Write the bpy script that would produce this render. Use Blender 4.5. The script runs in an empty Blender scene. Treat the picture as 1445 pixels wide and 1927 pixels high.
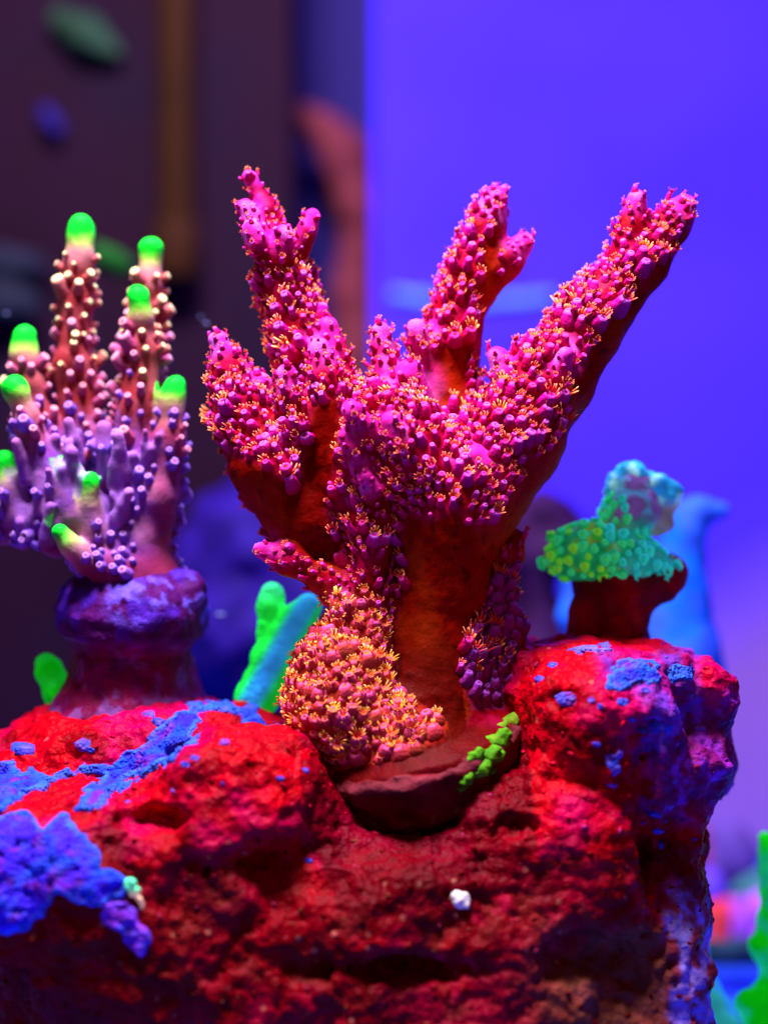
import bpy, math, random
import numpy as np
from mathutils import Vector, Matrix
from mathutils.bvhtree import BVHTree

# ------------------------------------------------------------------ camera, light, exposure
# Lengths below are thought of in tenths of a millimetre ("units"); S turns them into metres.
S = 1e-4
D = 3500.0            # camera distance to the main coral, units
CX, CY = 722.5, 963.5
EYE = 1140.0          # camera height above the tank floor, units

scn = bpy.context.scene
scn.render.engine = 'CYCLES'
scn.cycles.use_denoising = True
scn.cycles.max_bounces = 6
scn.cycles.diffuse_bounces = 3
scn.view_settings.view_transform = 'Standard'
scn.view_settings.look = 'None'
scn.view_settings.exposure = 0.0
scn.view_settings.gamma = 1.0

cam_data = bpy.data.cameras.new('camera')
cam = bpy.data.objects.new('camera', cam_data)
scn.collection.objects.link(cam)
cam.location = (0, -D * S, EYE * S)
cam.rotation_euler = (math.radians(90), 0, 0)
cam_data.sensor_fit = 'HORIZONTAL'
cam_data.sensor_width = 36.0
cam_data.lens = 36.0 * D / 1445.0
cam_data.clip_start = 0.01
cam_data.clip_end = 20.0
cam_data.dof.use_dof = True
cam_data.dof.focus_distance = (D - 75) * S
cam_data.dof.aperture_fstop = (cam_data.lens / 1000.0) / (130 * S)
scn.camera = cam

world = bpy.data.worlds.new('World')
scn.world = world
world.use_nodes = True
wb = world.node_tree.nodes['Background']
wb.inputs['Color'].default_value = (0.52, 0.17, 0.22, 1)
wb.inputs['Strength'].default_value = 0.29


def area_lamp(name, loc, target, size, power, color):
    l = bpy.data.lights.new(name, 'AREA')
    l.shape = 'SQUARE'; l.size = size * S; l.energy = power; l.color = color
    o = bpy.data.objects.new(name, l)
    scn.collection.objects.link(o)
    o.location = Vector(loc) * S
    d = Vector(target) - Vector(loc)
    o.rotation_euler = d.to_track_quat('-Z', 'Y').to_euler()
    return o


# the tank's LED fixture, then an unseen lamp added to brighten the wall
area_lamp('led_lamp_front', (-520, -620, EYE + 3000), (0, 0, EYE), 900, 4.8, (0.97, 0.88, 1.0))
area_lamp('wall_fill_lamp', (1300, 700, EYE + 3700), (800, 2600, EYE - 200), 900, 1.45, (0.28, 0.20, 1.0))

rng = np.random.default_rng(11)
random.seed(11)

# ------------------------------------------------------------------ helpers


def U(px, py, d):
    """a point of the place (units): what stands d behind the main coral and is seen there"""
    f = (D + d) / D
    return np.array([(px - CX) * f, d, EYE + (CY - py) * f])


def UA(p):
    return np.array([U(*q) for q in p])


def project(P):
    f = D / (D + P[:, 1])
    return np.stack([P[:, 0] * f + CX, CY - (P[:, 2] - EYE) * f], 1)


_PERM = np.random.default_rng(5).permutation(256).astype(np.int32)
_PERM = np.concatenate([_PERM, _PERM, _PERM])
_G = np.random.default_rng(6).normal(size=(256, 3)).astype(np.float32)
_G /= np.linalg.norm(_G, axis=1, keepdims=True)


def perlin(P, scale, seed=0):
    out = np.empty(len(P), np.float32)
    for s in range(0, len(P), 400000):
        p = (P[s:s + 400000] / scale + seed * 17.31).astype(np.float32)
        i = np.floor(p).astype(np.int32); f = p - i
        u = f * f * f * (f * (f * 6 - 15) + 10)
        i &= 255
        r = 0
        for dx in (0, 1):
            wx = u[:, 0] if dx else 1 - u[:, 0]
            for dy in (0, 1):
                wy = u[:, 1] if dy else 1 - u[:, 1]
                for dz in (0, 1):
                    wz = u[:, 2] if dz else 1 - u[:, 2]
                    h = _PERM[_PERM[_PERM[(i[:, 0] + dx) & 255] + ((i[:, 1] + dy) & 255)] + ((i[:, 2] + dz) & 255)]
                    g = _G[h]
                    r = r + wx * wy * wz * (g[:, 0] * (f[:, 0] - dx) + g[:, 1] * (f[:, 1] - dy) + g[:, 2] * (f[:, 2] - dz))
        out[s:s + 400000] = r
    return out * 1.6


def fbm(P, scale, octs=3, seed=0):
    r = 0; a = 1
    for k in range(octs):
        r = r + a * perlin(P, scale / 2 ** k, seed + k); a *= 0.5
    return r


def sstep(a, b, x):
    t = np.clip((x - a) / (b - a), 0, 1)
    return t * t * (3 - 2 * t)


def mixc(a, b, t):
    return np.asarray(a) * (1 - t[:, None]) + np.asarray(b) * t[:, None]


class Field:
    """a signed distance grid, units"""
    def __init__(s, lo, hi, h):
        s.lo = np.array(lo, float); s.h = h
        n = np.ceil((np.array(hi) - s.lo) / h).astype(int) + 1
        s.ax = [s.lo[i] + h * np.arange(n[i]) for i in range(3)]
        s.F = np.full(tuple(n), 900.0, np.float32)

    def block(s, lo, hi):
        a = np.maximum(np.floor((np.array(lo) - s.lo) / s.h).astype(int), 0)
        b = np.minimum(np.ceil((np.array(hi) - s.lo) / s.h).astype(int) + 1, s.F.shape)
        if np.any(a >= b):
            return None
        sl = tuple(slice(a[i], b[i]) for i in range(3))
        X, Y, Z = np.meshgrid(*[s.ax[i][sl[i]] for i in range(3)], indexing='ij', sparse=True)
        return sl, X, Y, Z

    def smin(s, sl, d, k):
        c = s.F[sl]
        hh = np.maximum(k - np.abs(c - d), 0) / k
        s.F[sl] = np.minimum(c, d) - hh * hh * k * 0.25

    def seg(s, a, ra, b, rb, k):
        m = max(ra, rb) + 1.6 * k + 3 * s.h
        q = s.block(np.minimum(a, b) - m, np.maximum(a, b) + m)
        if q is None:
            return
        sl, X, Y, Z = q
        ab = b - a; L = max(ab @ ab, 1e-6)
        t = np.clip(((X - a[0]) * ab[0] + (Y - a[1]) * ab[1] + (Z - a[2]) * ab[2]) / L, 0, 1)
        d = np.sqrt((X - a[0] - t * ab[0]) ** 2 + (Y - a[1] - t * ab[1]) ** 2 + (Z - a[2] - t * ab[2]) ** 2) - (ra + t * (rb - ra))
        s.smin(sl, d.astype(np.float32), k)

    def chain(s, pts, k):
        P = [U(p[0], p[1], p[2]) for p in pts]
        for i in range(len(pts) - 1):
            s.seg(P[i], pts[i][3], P[i + 1], pts[i + 1][3], k)

    def ell(s, c, r, k, sub=False, pw=2):
        c = U(*c); r = np.array((r[0], r[2], r[1]), float)
        m = r + 1.6 * k + 3 * s.h
        q = s.block(c - m, c + m)
        if q is None:
            return
        sl, X, Y, Z = q
        n = (np.abs((X - c[0]) / r[0]) ** pw + np.abs((Y - c[1]) / r[1]) ** pw + np.abs((Z - c[2]) / r[2]) ** pw) ** (1 / pw)
        d = ((n - 1) * r.min() * np.clip(n, 0.6, 1.2)).astype(np.float32)
        if sub:
            cc = s.F[sl]; dd = -d
            hh = np.maximum(k - np.abs(cc - dd), 0) / k
            s.F[sl] = np.maximum(cc, dd) + hh * hh * k * 0.25
        else:
            s.smin(sl, d, k)

    def lathe(s, c, axis, prof, k):
        """prof: (height along the axis, radius) pairs, rising"""
        c = np.array(c); ax = np.array(axis, float); ax /= np.linalg.norm(ax)
        hs = np.array([p[0] for p in prof]); rs = np.array([p[1] for p in prof])
        m = max(abs(hs).max(), rs.max()) * 1.2 + 30
        q = s.block(c - m, c + m)
        if q is None:
            return
        sl, X, Y, Z = q
        h = (X - c[0]) * ax[0] + (Y - c[1]) * ax[1] + (Z - c[2]) * ax[2]
        r = np.sqrt(np.maximum((X - c[0]) ** 2 + (Y - c[1]) ** 2 + (Z - c[2]) ** 2 - h * h, 0))
        R = np.interp(h, hs, rs)
        d = np.maximum(r - R, np.maximum(h - hs[-1], hs[0] - h))
        s.smin(sl, d.astype(np.float32), k)

    def noise(s, amp, scale, seed, octs=1, band=None):
        band = band or amp * 2 + 2 * s.h
        ii = np.argwhere(np.abs(s.F) < band)
        P = np.stack([s.ax[i][ii[:, i]] for i in range(3)], 1)
        s.F[tuple(ii.T)] += (amp * fbm(P, scale, octs, seed)).astype(np.float32)

    def mesh(s):
        F = np.pad(s.F, 1, constant_values=5.0)
        lo = s.lo - s.h
        ins = F < 0
        c = np.zeros(tuple(np.array(F.shape) - 1), np.int8)
        offs = [(i, j, k) for i in (0, 1) for j in (0, 1) for k in (0, 1)]
        n0, n1, n2 = c.shape
        for o in offs:
            c += ins[o[0]:o[0] + n0, o[1]:o[1] + n1, o[2]:o[2] + n2]
        act = (c > 0) & (c < 8)
        idx = np.argwhere(act)
        V = np.stack([F[idx[:, 0] + o[0], idx[:, 1] + o[1], idx[:, 2] + o[2]] for o in offs], 1)
        acc = np.zeros((len(idx), 3)); cnt = np.zeros(len(idx))
        O = np.array(offs, float)
        for a in range(8):
            for b in range(a + 1, 8):
                if np.abs(O[a] - O[b]).sum() != 1:
                    continue
                cr = (V[:, a] < 0) != (V[:, b] < 0)
                t = V[cr, a] / (V[cr, a] - V[cr, b])
                acc[cr] += O[a] + t[:, None] * (O[b] - O[a]); cnt[cr] += 1
        verts = lo + s.h * (idx + acc / cnt[:, None])
        vid = np.full(c.shape, -1, np.int64); vid[tuple(idx.T)] = np.arange(len(idx))
        quads = []
        for axn in range(3):
            u, w = [(1, 2), (2, 0), (0, 1)][axn]
            sa = [slice(None)] * 3; sb = [slice(None)] * 3
            sa[axn] = slice(0, -1); sb[axn] = slice(1, None)
            A = ins[tuple(sa)]; B = ins[tuple(sb)]
            e = np.argwhere(A != B)
            e = e[(e[:, u] > 0) & (e[:, w] > 0) & (e[:, u] < F.shape[u] - 1) & (e[:, w] < F.shape[w] - 1)]
            fl = A[tuple(e.T)]

            def at(du, dw):
                q = e.copy(); q[:, u] -= du; q[:, w] -= dw
                return vid[tuple(q.T)]
            q = np.stack([at(1, 1), at(0, 1), at(0, 0), at(1, 0)], 1)
            q[~fl] = q[~fl][:, ::-1]
            quads.append(q)
        faces = np.concatenate(quads)
        return verts, faces


def vnormals(V, Fc):
    n = np.cross(V[Fc[:, 2]] - V[Fc[:, 0]], V[Fc[:, 3]] - V[Fc[:, 1]])
    N = np.zeros_like(V)
    for k in range(4):
        np.add.at(N, Fc[:, k], n)
    return N / np.maximum(np.linalg.norm(N, axis=1, keepdims=True), 1e-9)


def inpoly(P, poly):
    poly = np.array(poly, float); r = np.zeros(len(P), bool)
    x, y = P[:, 0], P[:, 1]
    j = len(poly) - 1
    for i in range(len(poly)):
        xi, yi = poly[i]; xj, yj = poly[j]
        cnd = ((yi > y) != (yj > y)) & (x < (xj - xi) * (y - yi) / (yj - yi + 1e-12) + xi)
        r ^= cnd; j = i
    return r


def polydist(P, poly):
    """signed distance to a closed outline, positive inside"""
    poly = np.array(poly, float); d = np.full(len(P), 1e9)
    for i in range(len(poly)):
        a = poly[i - 1]; b = poly[i]; ab = b - a
        t = np.clip(((P - a) @ ab) / max(ab @ ab, 1e-9), 0, 1)
        d = np.minimum(d, np.linalg.norm(P - a - t[:, None] * ab, axis=1))
    return np.where(inpoly(P, poly), d, -d)


def raw_mesh(name, V, faces, cols=None, normals=None):
    me = bpy.data.meshes.new(name)
    V = np.asarray(V, np.float32)
    if isinstance(faces, np.ndarray):
        k = faces.shape[1]; nf = len(faces)
        loops = faces.ravel().astype(np.int32)
        starts = np.arange(nf, dtype=np.int32) * k
    else:
        loops = np.array([v for f in faces for v in f], np.int32)
        ln = np.array([len(f) for f in faces]); starts = np.concatenate([[0], np.cumsum(ln)[:-1]]).astype(np.int32)
        nf = len(faces)
    me.vertices.add(len(V)); me.vertices.foreach_set('co', V.ravel())
    me.loops.add(len(loops)); me.loops.foreach_set('vertex_index', loops)
    me.polygons.add(nf); me.polygons.foreach_set('loop_start', starts)
    me.polygons.foreach_set('use_smooth', np.ones(nf, bool))
    me.update(calc_edges=True)
    if cols is not None:
        a = me.color_attributes.new('Col', 'FLOAT_COLOR', 'POINT')
        c = np.ones((len(V), 4), np.float32); c[:, :3] = np.clip(cols, 0, 1)
        a.data.foreach_set('color', c.ravel())
    if normals is not None:
        me.normals_split_custom_set_from_vertices([tuple(n) for n in normals])
    return me


COL = scn.collection


def thing(name, base, label, cat, group=None):
    o = bpy.data.objects.new(name, None); COL.objects.link(o)
    o.empty_display_size = 0.005
    o.location = Vector(base) * S
    o['label'] = label; o['category'] = cat
    if group: o['group'] = group
    return o


def tag(o, label, cat, group=None):
    o['label'] = label; o['category'] = cat
    if group: o['group'] = group
    return o


def part(name, parent, base, V, faces, mat, cols=None, normals=None, kind=None, label=None):
    me = raw_mesh(name, (np.asarray(V) - base) * S, faces, cols, normals)
    me.materials.append(mat)
    o = bpy.data.objects.new(name, me); COL.objects.link(o)
    if parent is not None:
        o.parent = parent
    else:
        o.location = Vector(base) * S
    if kind: o['kind'] = kind
    if label: o['label'] = label
    return o


# ------------------------------------------------------------------ materials
def mat(name, color=None, rough=0.5, spec=0.03, glow=0.0, specks=0.0, var=0.25, vscale=300, bump=0.3, bscale=900, bdist=4, sss=0.0, rnd=0.0, tint=None, tscale=120, tamt=0.0, coat=0.0, vor=0.0, vorscale=1200):
    """colour (vertex pigment or plain) broken up by noise, fine relief by bump"""
    m = bpy.data.materials.new(name); m.use_nodes = True
    nt = m.node_tree; N = nt.nodes; L = nt.links
    b = N['Principled BSDF']
    b.inputs['Roughness'].default_value = rough
    b.inputs['Specular IOR Level'].default_value = spec
    b.inputs['Coat Weight'].default_value = coat
    b.inputs['Coat Roughness'].default_value = 0.25
    tc = N.new('ShaderNodeTexCoord')
    if color is None:
        at = N.new('ShaderNodeAttribute'); at.attribute_name = 'Col'; src = at.outputs['Color']
    else:
        rgb = N.new('ShaderNodeRGB'); rgb.outputs[0].default_value = (*color, 1); src = rgb.outputs[0]
    if tint is not None and tamt > 0:
        n2 = N.new('ShaderNodeTexNoise'); n2.inputs['Scale'].default_value = tscale; n2.inputs['Detail'].default_value = 5
        L.new(tc.outputs['Object'], n2.inputs['Vector'])
        rp = N.new('ShaderNodeValToRGB'); rp.color_ramp.elements[0].position = 0.48; rp.color_ramp.elements[1].position = 0.62
        L.new(n2.outputs['Fac'], rp.inputs['Fac'])
        mm = N.new('ShaderNodeMath'); mm.operation = 'MULTIPLY'; mm.inputs[1].default_value = tamt
        L.new(rp.outputs['Color'], mm.inputs[0])
        mx = N.new('ShaderNodeMix'); mx.data_type = 'RGBA'; mx.inputs['B'].default_value = (*tint, 1)
        L.new(mm.outputs[0], mx.inputs['Factor']); L.new(src, mx.inputs['A']); src = mx.outputs['Result']
    if specks > 0:    # grains of pale sediment caught on the surface
        v1 = N.new('ShaderNodeTexVoronoi'); v1.inputs['Scale'].default_value = 330; v1.inputs['Randomness'].default_value = 1
        L.new(tc.outputs['Object'], v1.inputs['Vector'])
        lt = N.new('ShaderNodeMapRange'); lt.inputs['From Min'].default_value = 0.22; lt.inputs['From Max'].default_value = 0.12
        L.new(v1.outputs['Distance'], lt.inputs['Value'])
        sp = N.new('ShaderNodeSeparateColor'); L.new(v1.outputs['Color'], sp.inputs['Color'])
        gt = N.new('ShaderNodeMath'); gt.operation = 'GREATER_THAN'; gt.inputs[1].default_value = 0.84; L.new(sp.outputs['Red'], gt.inputs[0])
        ml = N.new('ShaderNodeMath'); ml.operation = 'MULTIPLY'; L.new(lt.outputs['Result'], ml.inputs[0]); L.new(gt.outputs[0], ml.inputs[1])
        m2 = N.new('ShaderNodeMath'); m2.operation = 'MULTIPLY'; m2.inputs[1].default_value = specks; L.new(ml.outputs[0], m2.inputs[0])
        ms = N.new('ShaderNodeMix'); ms.data_type = 'RGBA'; ms.inputs['B'].default_value = (0.42, 0.13, 0.09, 1)
        L.new(m2.outputs[0], ms.inputs['Factor']); L.new(src, ms.inputs['A']); src = ms.outputs['Result']
    no = N.new('ShaderNodeTexNoise'); no.inputs['Scale'].default_value = vscale; no.inputs['Detail'].default_value = 6
    L.new(tc.outputs['Object'], no.inputs['Vector'])
    mr = N.new('ShaderNodeMapRange'); mr.inputs['From Min'].default_value = 0.25; mr.inputs['From Max'].default_value = 0.75
    mr.inputs['To Min'].default_value = 1 - var; mr.inputs['To Max'].default_value = 1 + var
    L.new(no.outputs['Fac'], mr.inputs['Value'])
    val = mr.outputs['Result']
    hsv = N.new('ShaderNodeHueSaturation')
    if rnd > 0:
        oi = N.new('ShaderNodeObjectInfo')
        r1 = N.new('ShaderNodeMapRange'); r1.inputs['To Min'].default_value = 0.5 - rnd * 0.1; r1.inputs['To Max'].default_value = 0.5 + rnd * 0.07
        L.new(oi.outputs['Random'], r1.inputs['Value']); L.new(r1.outputs['Result'], hsv.inputs['Hue'])
    L.new(src, hsv.inputs['Color']); L.new(val, hsv.inputs['Value'])
    L.new(hsv.outputs['Color'], b.inputs['Base Color'])
    if glow > 0:      # fluorescent tissue gives off light of its own under the blue lamps
        L.new(hsv.outputs['Color'], b.inputs['Emission Color']); b.inputs['Emission Strength'].default_value = glow
    if sss > 0:
        b.inputs['Subsurface Weight'].default_value = sss
        b.inputs['Subsurface Radius'].default_value = (1.0, 0.45, 0.6)
        b.inputs['Subsurface Scale'].default_value = 12 * S
    nb = N.new('ShaderNodeTexNoise'); nb.inputs['Scale'].default_value = bscale; nb.inputs['Detail'].default_value = 5
    L.new(tc.outputs['Object'], nb.inputs['Vector'])
    bp = N.new('ShaderNodeBump'); bp.inputs['Strength'].default_value = bump; bp.inputs['Distance'].default_value = bdist * S
    h = nb.outputs['Fac']
    if vor > 0:
        vn = N.new('ShaderNodeTexVoronoi'); vn.inputs['Scale'].default_value = vorscale
        L.new(tc.outputs['Object'], vn.inputs['Vector'])
        ma = N.new('ShaderNodeMath'); ma.operation = 'MULTIPLY_ADD'; ma.inputs[1].default_value = -vor
        L.new(vn.outputs['Distance'], ma.inputs[0]); L.new(h, ma.inputs[2]); h = ma.outputs[0]
    L.new(h, bp.inputs['Height']); L.new(bp.outputs['Normal'], b.inputs['Normal'])
    return m


M = {}
M['rock'] = mat('live_rock_coralline', var=0.45, vscale=170, bump=0.8, bscale=760, bdist=8, vor=0.55, vorscale=560, rough=0.36, spec=0.03, specks=0.5, tint=(0.12, 0.000, 0.004), tscale=95, tamt=0.4)
M['crust'] = mat('blue_crust', var=0.30, vscale=600, bump=0.9, bscale=900, bdist=6, rough=0.5, vor=0.8, vorscale=1500, tint=(0.006, 0.08, 0.70), tscale=230, tamt=0.65)
M['coral'] = mat('pink_coral_tissue', var=0.28, vscale=420, bump=0.4, bscale=1400, bdist=4, rough=0.5, sss=0.12)
M['corallite'] = mat('pink_corallite', var=0.22, vscale=700, bump=0.7, bscale=1900, bdist=5, rough=0.5, rnd=0.25, spec=0.03, sss=0.12)
M['polyp'] = mat('orange_polyp', var=0.35, vscale=500, bump=0.1, rough=0.4, rnd=0.2)
M['plug'] = mat('frag_plug', var=0.4, vscale=260, bump=0.8, bscale=600, bdist=7, rough=0.6, spec=0.05)
M['lcoral'] = mat('green_tipped_tissue', var=0.18, vscale=380, bump=0.35, bscale=1200, bdist=4, rough=0.45, sss=0.35)
M['lcorallite'] = mat('pale_rimmed_corallite', var=0.2, vscale=600, bump=0.5, bscale=1500, bdist=4, rough=0.45, rnd=0.12, sss=0.15)
M['neon'] = mat('neon_green_tissue', spec=0.03, var=0.3, vscale=240, bump=0.7, bscale=700, bdist=7, vor=0.6, vorscale=520, rough=0.42, glow=0.36)
M['blue'] = mat('blue_tissue', var=0.14, vscale=260, bump=0.25, bscale=900, bdist=4, rough=0.6, spec=0.05, glow=0.12)
M['honey'] = mat('honeycomb_tissue', var=0.5, vscale=260, bump=0.9, bscale=700, bdist=7, rough=0.5, spec=0.03, glow=0.34)
M['far'] = mat('far_growth', var=0.3, vscale=120, bump=0.4, bscale=400, bdist=6, rough=0.7, spec=0.05)

# ------------------------------------------------------------------ the setting: tank floor and walls


def box(name, lo, hi, material, parent=None, base=(0, 0, 0), bev=6):
    lo = np.array(lo, float); hi = np.array(hi, float)
    V = []; b = bev
    # chamfered box: 24 corner points
    for sx in (0, 1):
        for sy in (0, 1):
            for sz in (0, 1):
                c = np.array([(lo, hi)[sx][0], (lo, hi)[sy][1], (lo, hi)[sz][2]])
                s_ = np.array([1 - 2 * sx, 1 - 2 * sy, 1 - 2 * sz]) * b
                for a in range(3):
                    q = c + s_; q[a] = c[a]; V.append(q)
    V = np.array(V)
    import bmesh
    bm = bmesh.new()
    vs = [bm.verts.new((v - np.array(base)) * S) for v in V]
    bmesh.ops.convex_hull(bm, input=vs)
    me = bpy.data.meshes.new(name); bm.to_mesh(me); bm.free()
    me.materials.append(material)
    o = bpy.data.objects.new(name, me); COL.objects.link(o)
    if parent is not None: o.parent = parent
    else: o.location = Vector(base) * S
    return o


M['wall'] = mat('violet_back_wall', color=(0.046, 0.018, 0.92), var=0.12, vscale=9, bump=0.1, bscale=60, bdist=4, rough=0.6, spec=0.02, tint=(0.08, 0.035, 0.80), tscale=6, tamt=0.35)
M['navy'] = mat('navy_side_wall', color=(0.016, 0.005, 0.15), var=0.15, vscale=10, rough=0.6, spec=0.1)  # dark navy carries the shade of this gap as colour
M['sand'] = mat('blue_lit_sand', color=(0.03, 0.11, 0.85), var=0.4, vscale=60, bump=0.8, bscale=500, bdist=10, rough=0.7)
M['weir'] = mat('dark_overflow_panel', color=(0.014, 0.003, 0.013), var=0.25, vscale=14, rough=0.7, spec=0.04, tint=(0.006, 0.003, 0.014), tscale=14, tamt=0.6)
M['pipe'] = mat('brown_pipe', color=(0.026, 0.008, 0.003), var=0.25, vscale=30, rough=0.7, spec=0.05)

gx = np.linspace(-3200, 3200, 90); gy = np.linspace(-900, 3300, 70)
GX, GY = np.meshgrid(gx, gy, indexing='ij')
P = np.stack([GX.ravel(), GY.ravel(), np.zeros(GX.size)], 1)
P[:, 2] = 14 * fbm(P, 260, 3, 3)
ii = np.arange(90 * 70).reshape(90, 70)
Fq = np.stack([ii[:-1, :-1].ravel(), ii[1:, :-1].ravel(), ii[1:, 1:].ravel(), ii[:-1, 1:].ravel()], 1)
o = part('tank_floor', None, np.zeros(3), P, Fq, M['sand']); o['kind'] = 'structure'
wl = U(703, 0, 2600)[0]
o = box('back_wall', (wl, 2600, -60), (3200, 2680, 4200), M['wall']); o['kind'] = 'structure'
o = box('side_wall', (-3200, 3000, -60), (wl + 300, 3060, 4200), M['navy']); o['kind'] = 'structure'

wb_ = U(250, 1900, 2300); wb_[2] = 0
weir = thing('overflow_box', wb_, 'dark maroon overflow box standing blurred behind the green-tipped coral', 'overflow box')
bx1 = U(548, 0, 2300)[0]
box('front_panel', (-3000, 2300, -20), (bx1, 2330, 4200), M['weir'], weir, wb_)
box('side_panel', (bx1 - 30, 2332, -20), (bx1, 2960, 4200), M['weir'], weir, wb_)


def tube(pts, rad, n=14):
    """a round tube through points, radius per point"""
    pts = np.array(pts, float); V = []; F = []
    for i, p in enumerate(pts):
        t = pts[min(i + 1, len(pts) - 1)] - pts[max(i - 1, 0)]; t /= np.linalg.norm(t)
        a = np.cross(t, (0.3, 1, 0.2)); a /= np.linalg.norm(a); b = np.cross(t, a)
        for k in range(n):
            an = 2 * math.pi * k / n
            V.append(p + rad[i] * (math.cos(an) * a + math.sin(an) * b))
    for i in range(len(pts) - 1):
        for k in range(n):
            F.append((i * n + k, i * n + (k + 1) % n, (i + 1) * n + (k + 1) % n, (i + 1) * n + k))
    F.append(tuple(range(n))[::-1]); F.append(tuple(range((len(pts) - 1) * n, len(pts) * n)))
    return np.array(V), F


pb = U(332, 470, 2200)
pipe = thing('return_pipe', pb, 'brown return pipe hanging blurred in front of the overflow box', 'pipe')
x0 = pb[0]; zc = U(0, 470, 2200)[2]
V, F = tube([(x0, 2200, zc - 60), (x0, 2200, zc), (x0, 2200, 2900), (x0, 2200, 4200)], [62] * 4, 20)
part('pipe_tube', pipe, pb, V, F, M['pipe'])
V, F = tube([(x0, 2200, zc - 90), (x0, 2200, zc - 80), (x0, 2200, zc + 80), (x0, 2200, zc + 90)], [66, 74, 74, 66], 20)
part('coupling', pipe, pb, V, F, M['pipe'])


def blob(name, chains, col, label, cat, h=8, k=30, amp=8, scale=60, group=None, ells=(), material=None, colfn=None, parts=None):
    """one organic body grown round chains of (px, py, depth, radius)"""
    pts = [U(p[0], p[1], p[2]) for c in chains for p in c]; rr = [p[3] for c in chains for p in c]
    for c, r in ells:
        pts.append(U(*c)); rr.append(max(r))
    pts = np.array(pts); rr = np.array(rr)[:, None]
    f = Field((pts - rr).min(0) - 40, (pts + rr).max(0) + 40, h)
    for c in chains: f.chain(c, k)
    for c, r in ells: f.ell(c, r, k)
    if amp: f.noise(amp, scale, 7, 2)
    V, Q = f.mesh()
    base = V.mean(0); base[2] = V[:, 2].min()
    N = vnormals(V, Q)
    c = colfn(V, N) if colfn else np.tile(np.array(col, float), (len(V), 1)) * (1 + 0.25 * fbm(V, 50, 2, 4))[:, None]
    o = part(name, None, base, V, Q, material or M['far'], c)
    return tag(o, label, cat, group)


# blurred growths far behind, with painted light on the violet wall
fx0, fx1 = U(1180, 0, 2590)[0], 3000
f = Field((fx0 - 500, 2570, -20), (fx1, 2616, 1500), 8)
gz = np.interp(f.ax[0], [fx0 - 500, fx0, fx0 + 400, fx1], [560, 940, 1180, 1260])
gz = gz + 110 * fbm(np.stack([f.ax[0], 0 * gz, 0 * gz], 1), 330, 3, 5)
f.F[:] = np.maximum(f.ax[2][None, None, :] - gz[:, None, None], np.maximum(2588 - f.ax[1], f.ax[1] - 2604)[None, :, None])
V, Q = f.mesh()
thin = sstep(0, 620, np.interp(V[:, 0], f.ax[0], gz) - V[:, 2])   # light gradient of the wall painted on a sheet, fading upwards
o = part('wall_light_sheet', None, V.mean(0), V, Q, cols=mixc((0.055, 0.022, 0.86), (0.24, 0.11, 0.42), thin), mat=mat('lilac_wall_light', var=0.2, vscale=14, rough=0.7, spec=0.05))
tag(o, 'lilac sheet of painted light low on the violet wall behind the rock', 'algae')
blob('coral_frag', [[(575, 215, 2700, 45), (650, 290, 2700, 75), (672, 420, 2700, 62), (668, 560, 2700, 70), (660, 700, 2700, 80), (665, 1000, 2700, 80)]],
     (0.13, 0.022, 0.034), 'dusky pink blurred coral standing behind the tall pink branch beside violet wall', 'coral', h=20, k=60, amp=20, scale=120)
blob('macroalgae_tuft', [[(120, 40, 2240, 45), (160, 65, 2240, 55), (215, 90, 2240, 25)]], (0.02, 0.05, 0.028),
     'grey-green blurred algae tuft on the dark panel at the very top', 'algae', h=14, k=40, amp=14)
blob('feather_algae', [[(85, 210, 2240, 26), (108, 240, 2240, 26)]], (0.016, 0.008, 0.12),
     'small blurred blue spot of algae on the dark panel', 'algae', h=10, k=20, amp=6)
blob('turf_algae', [[(190, 480, 1500, 34), (225, 500, 1500, 36)]], (0.006, 0.06, 0.008),
     'dim green blurred algae between the two tallest green-tipped branches', 'algae', h=10, k=20, amp=10)
blob('weir_ledge', [[(-60, 490, 2200, 60), (60, 500, 2200, 50)], [(-60, 560, 2200, 60), (50, 570, 2200, 45)]], (0.012, 0.013, 0.028),
     'dim slate-blue ledge on the dark panel at the far edge of the picture', 'ledge', h=16, k=40, amp=14)
blob('wall_reflection', [[(745, 555, 2590, 22), (880, 572, 2592, 16), (1035, 560, 2592, 20)]], (0.10, 0.22, 0.85),  # light reflected on the wall, made as a pale blob
     'pale blue horizontal streak of painted reflection on the violet wall behind the middle pink branch', 'streak', h=8, k=20, amp=6)
blob('dark_rock', [[(385, 1090, 1500, 110), (480, 1020, 1500, 170), (640, 1080, 1500, 190), (860, 1070, 1500, 180), (1000, 1010, 1500, 120), (1010, 1130, 1500, 90)],
                   [(480, 1200, 1500, 240), (960, 1300, 1500, 220)], [(600, 1500, 1500, 330), (800, 1600, 1500, 330)]],
     None, 'dark navy rock blurred behind the stem of the pink coral', 'rock', h=18, k=80, amp=40, scale=160,
     colfn=lambda V, N: mixc((0.014, 0.004, 0.14), (0.022, 0.004, 0.04), sstep(560, 760, project(V)[:, 0])) * (1 + 0.3 * fbm(V, 90, 2, 4))[:, None])  # left part painted bluer, as if lit navy

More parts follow.
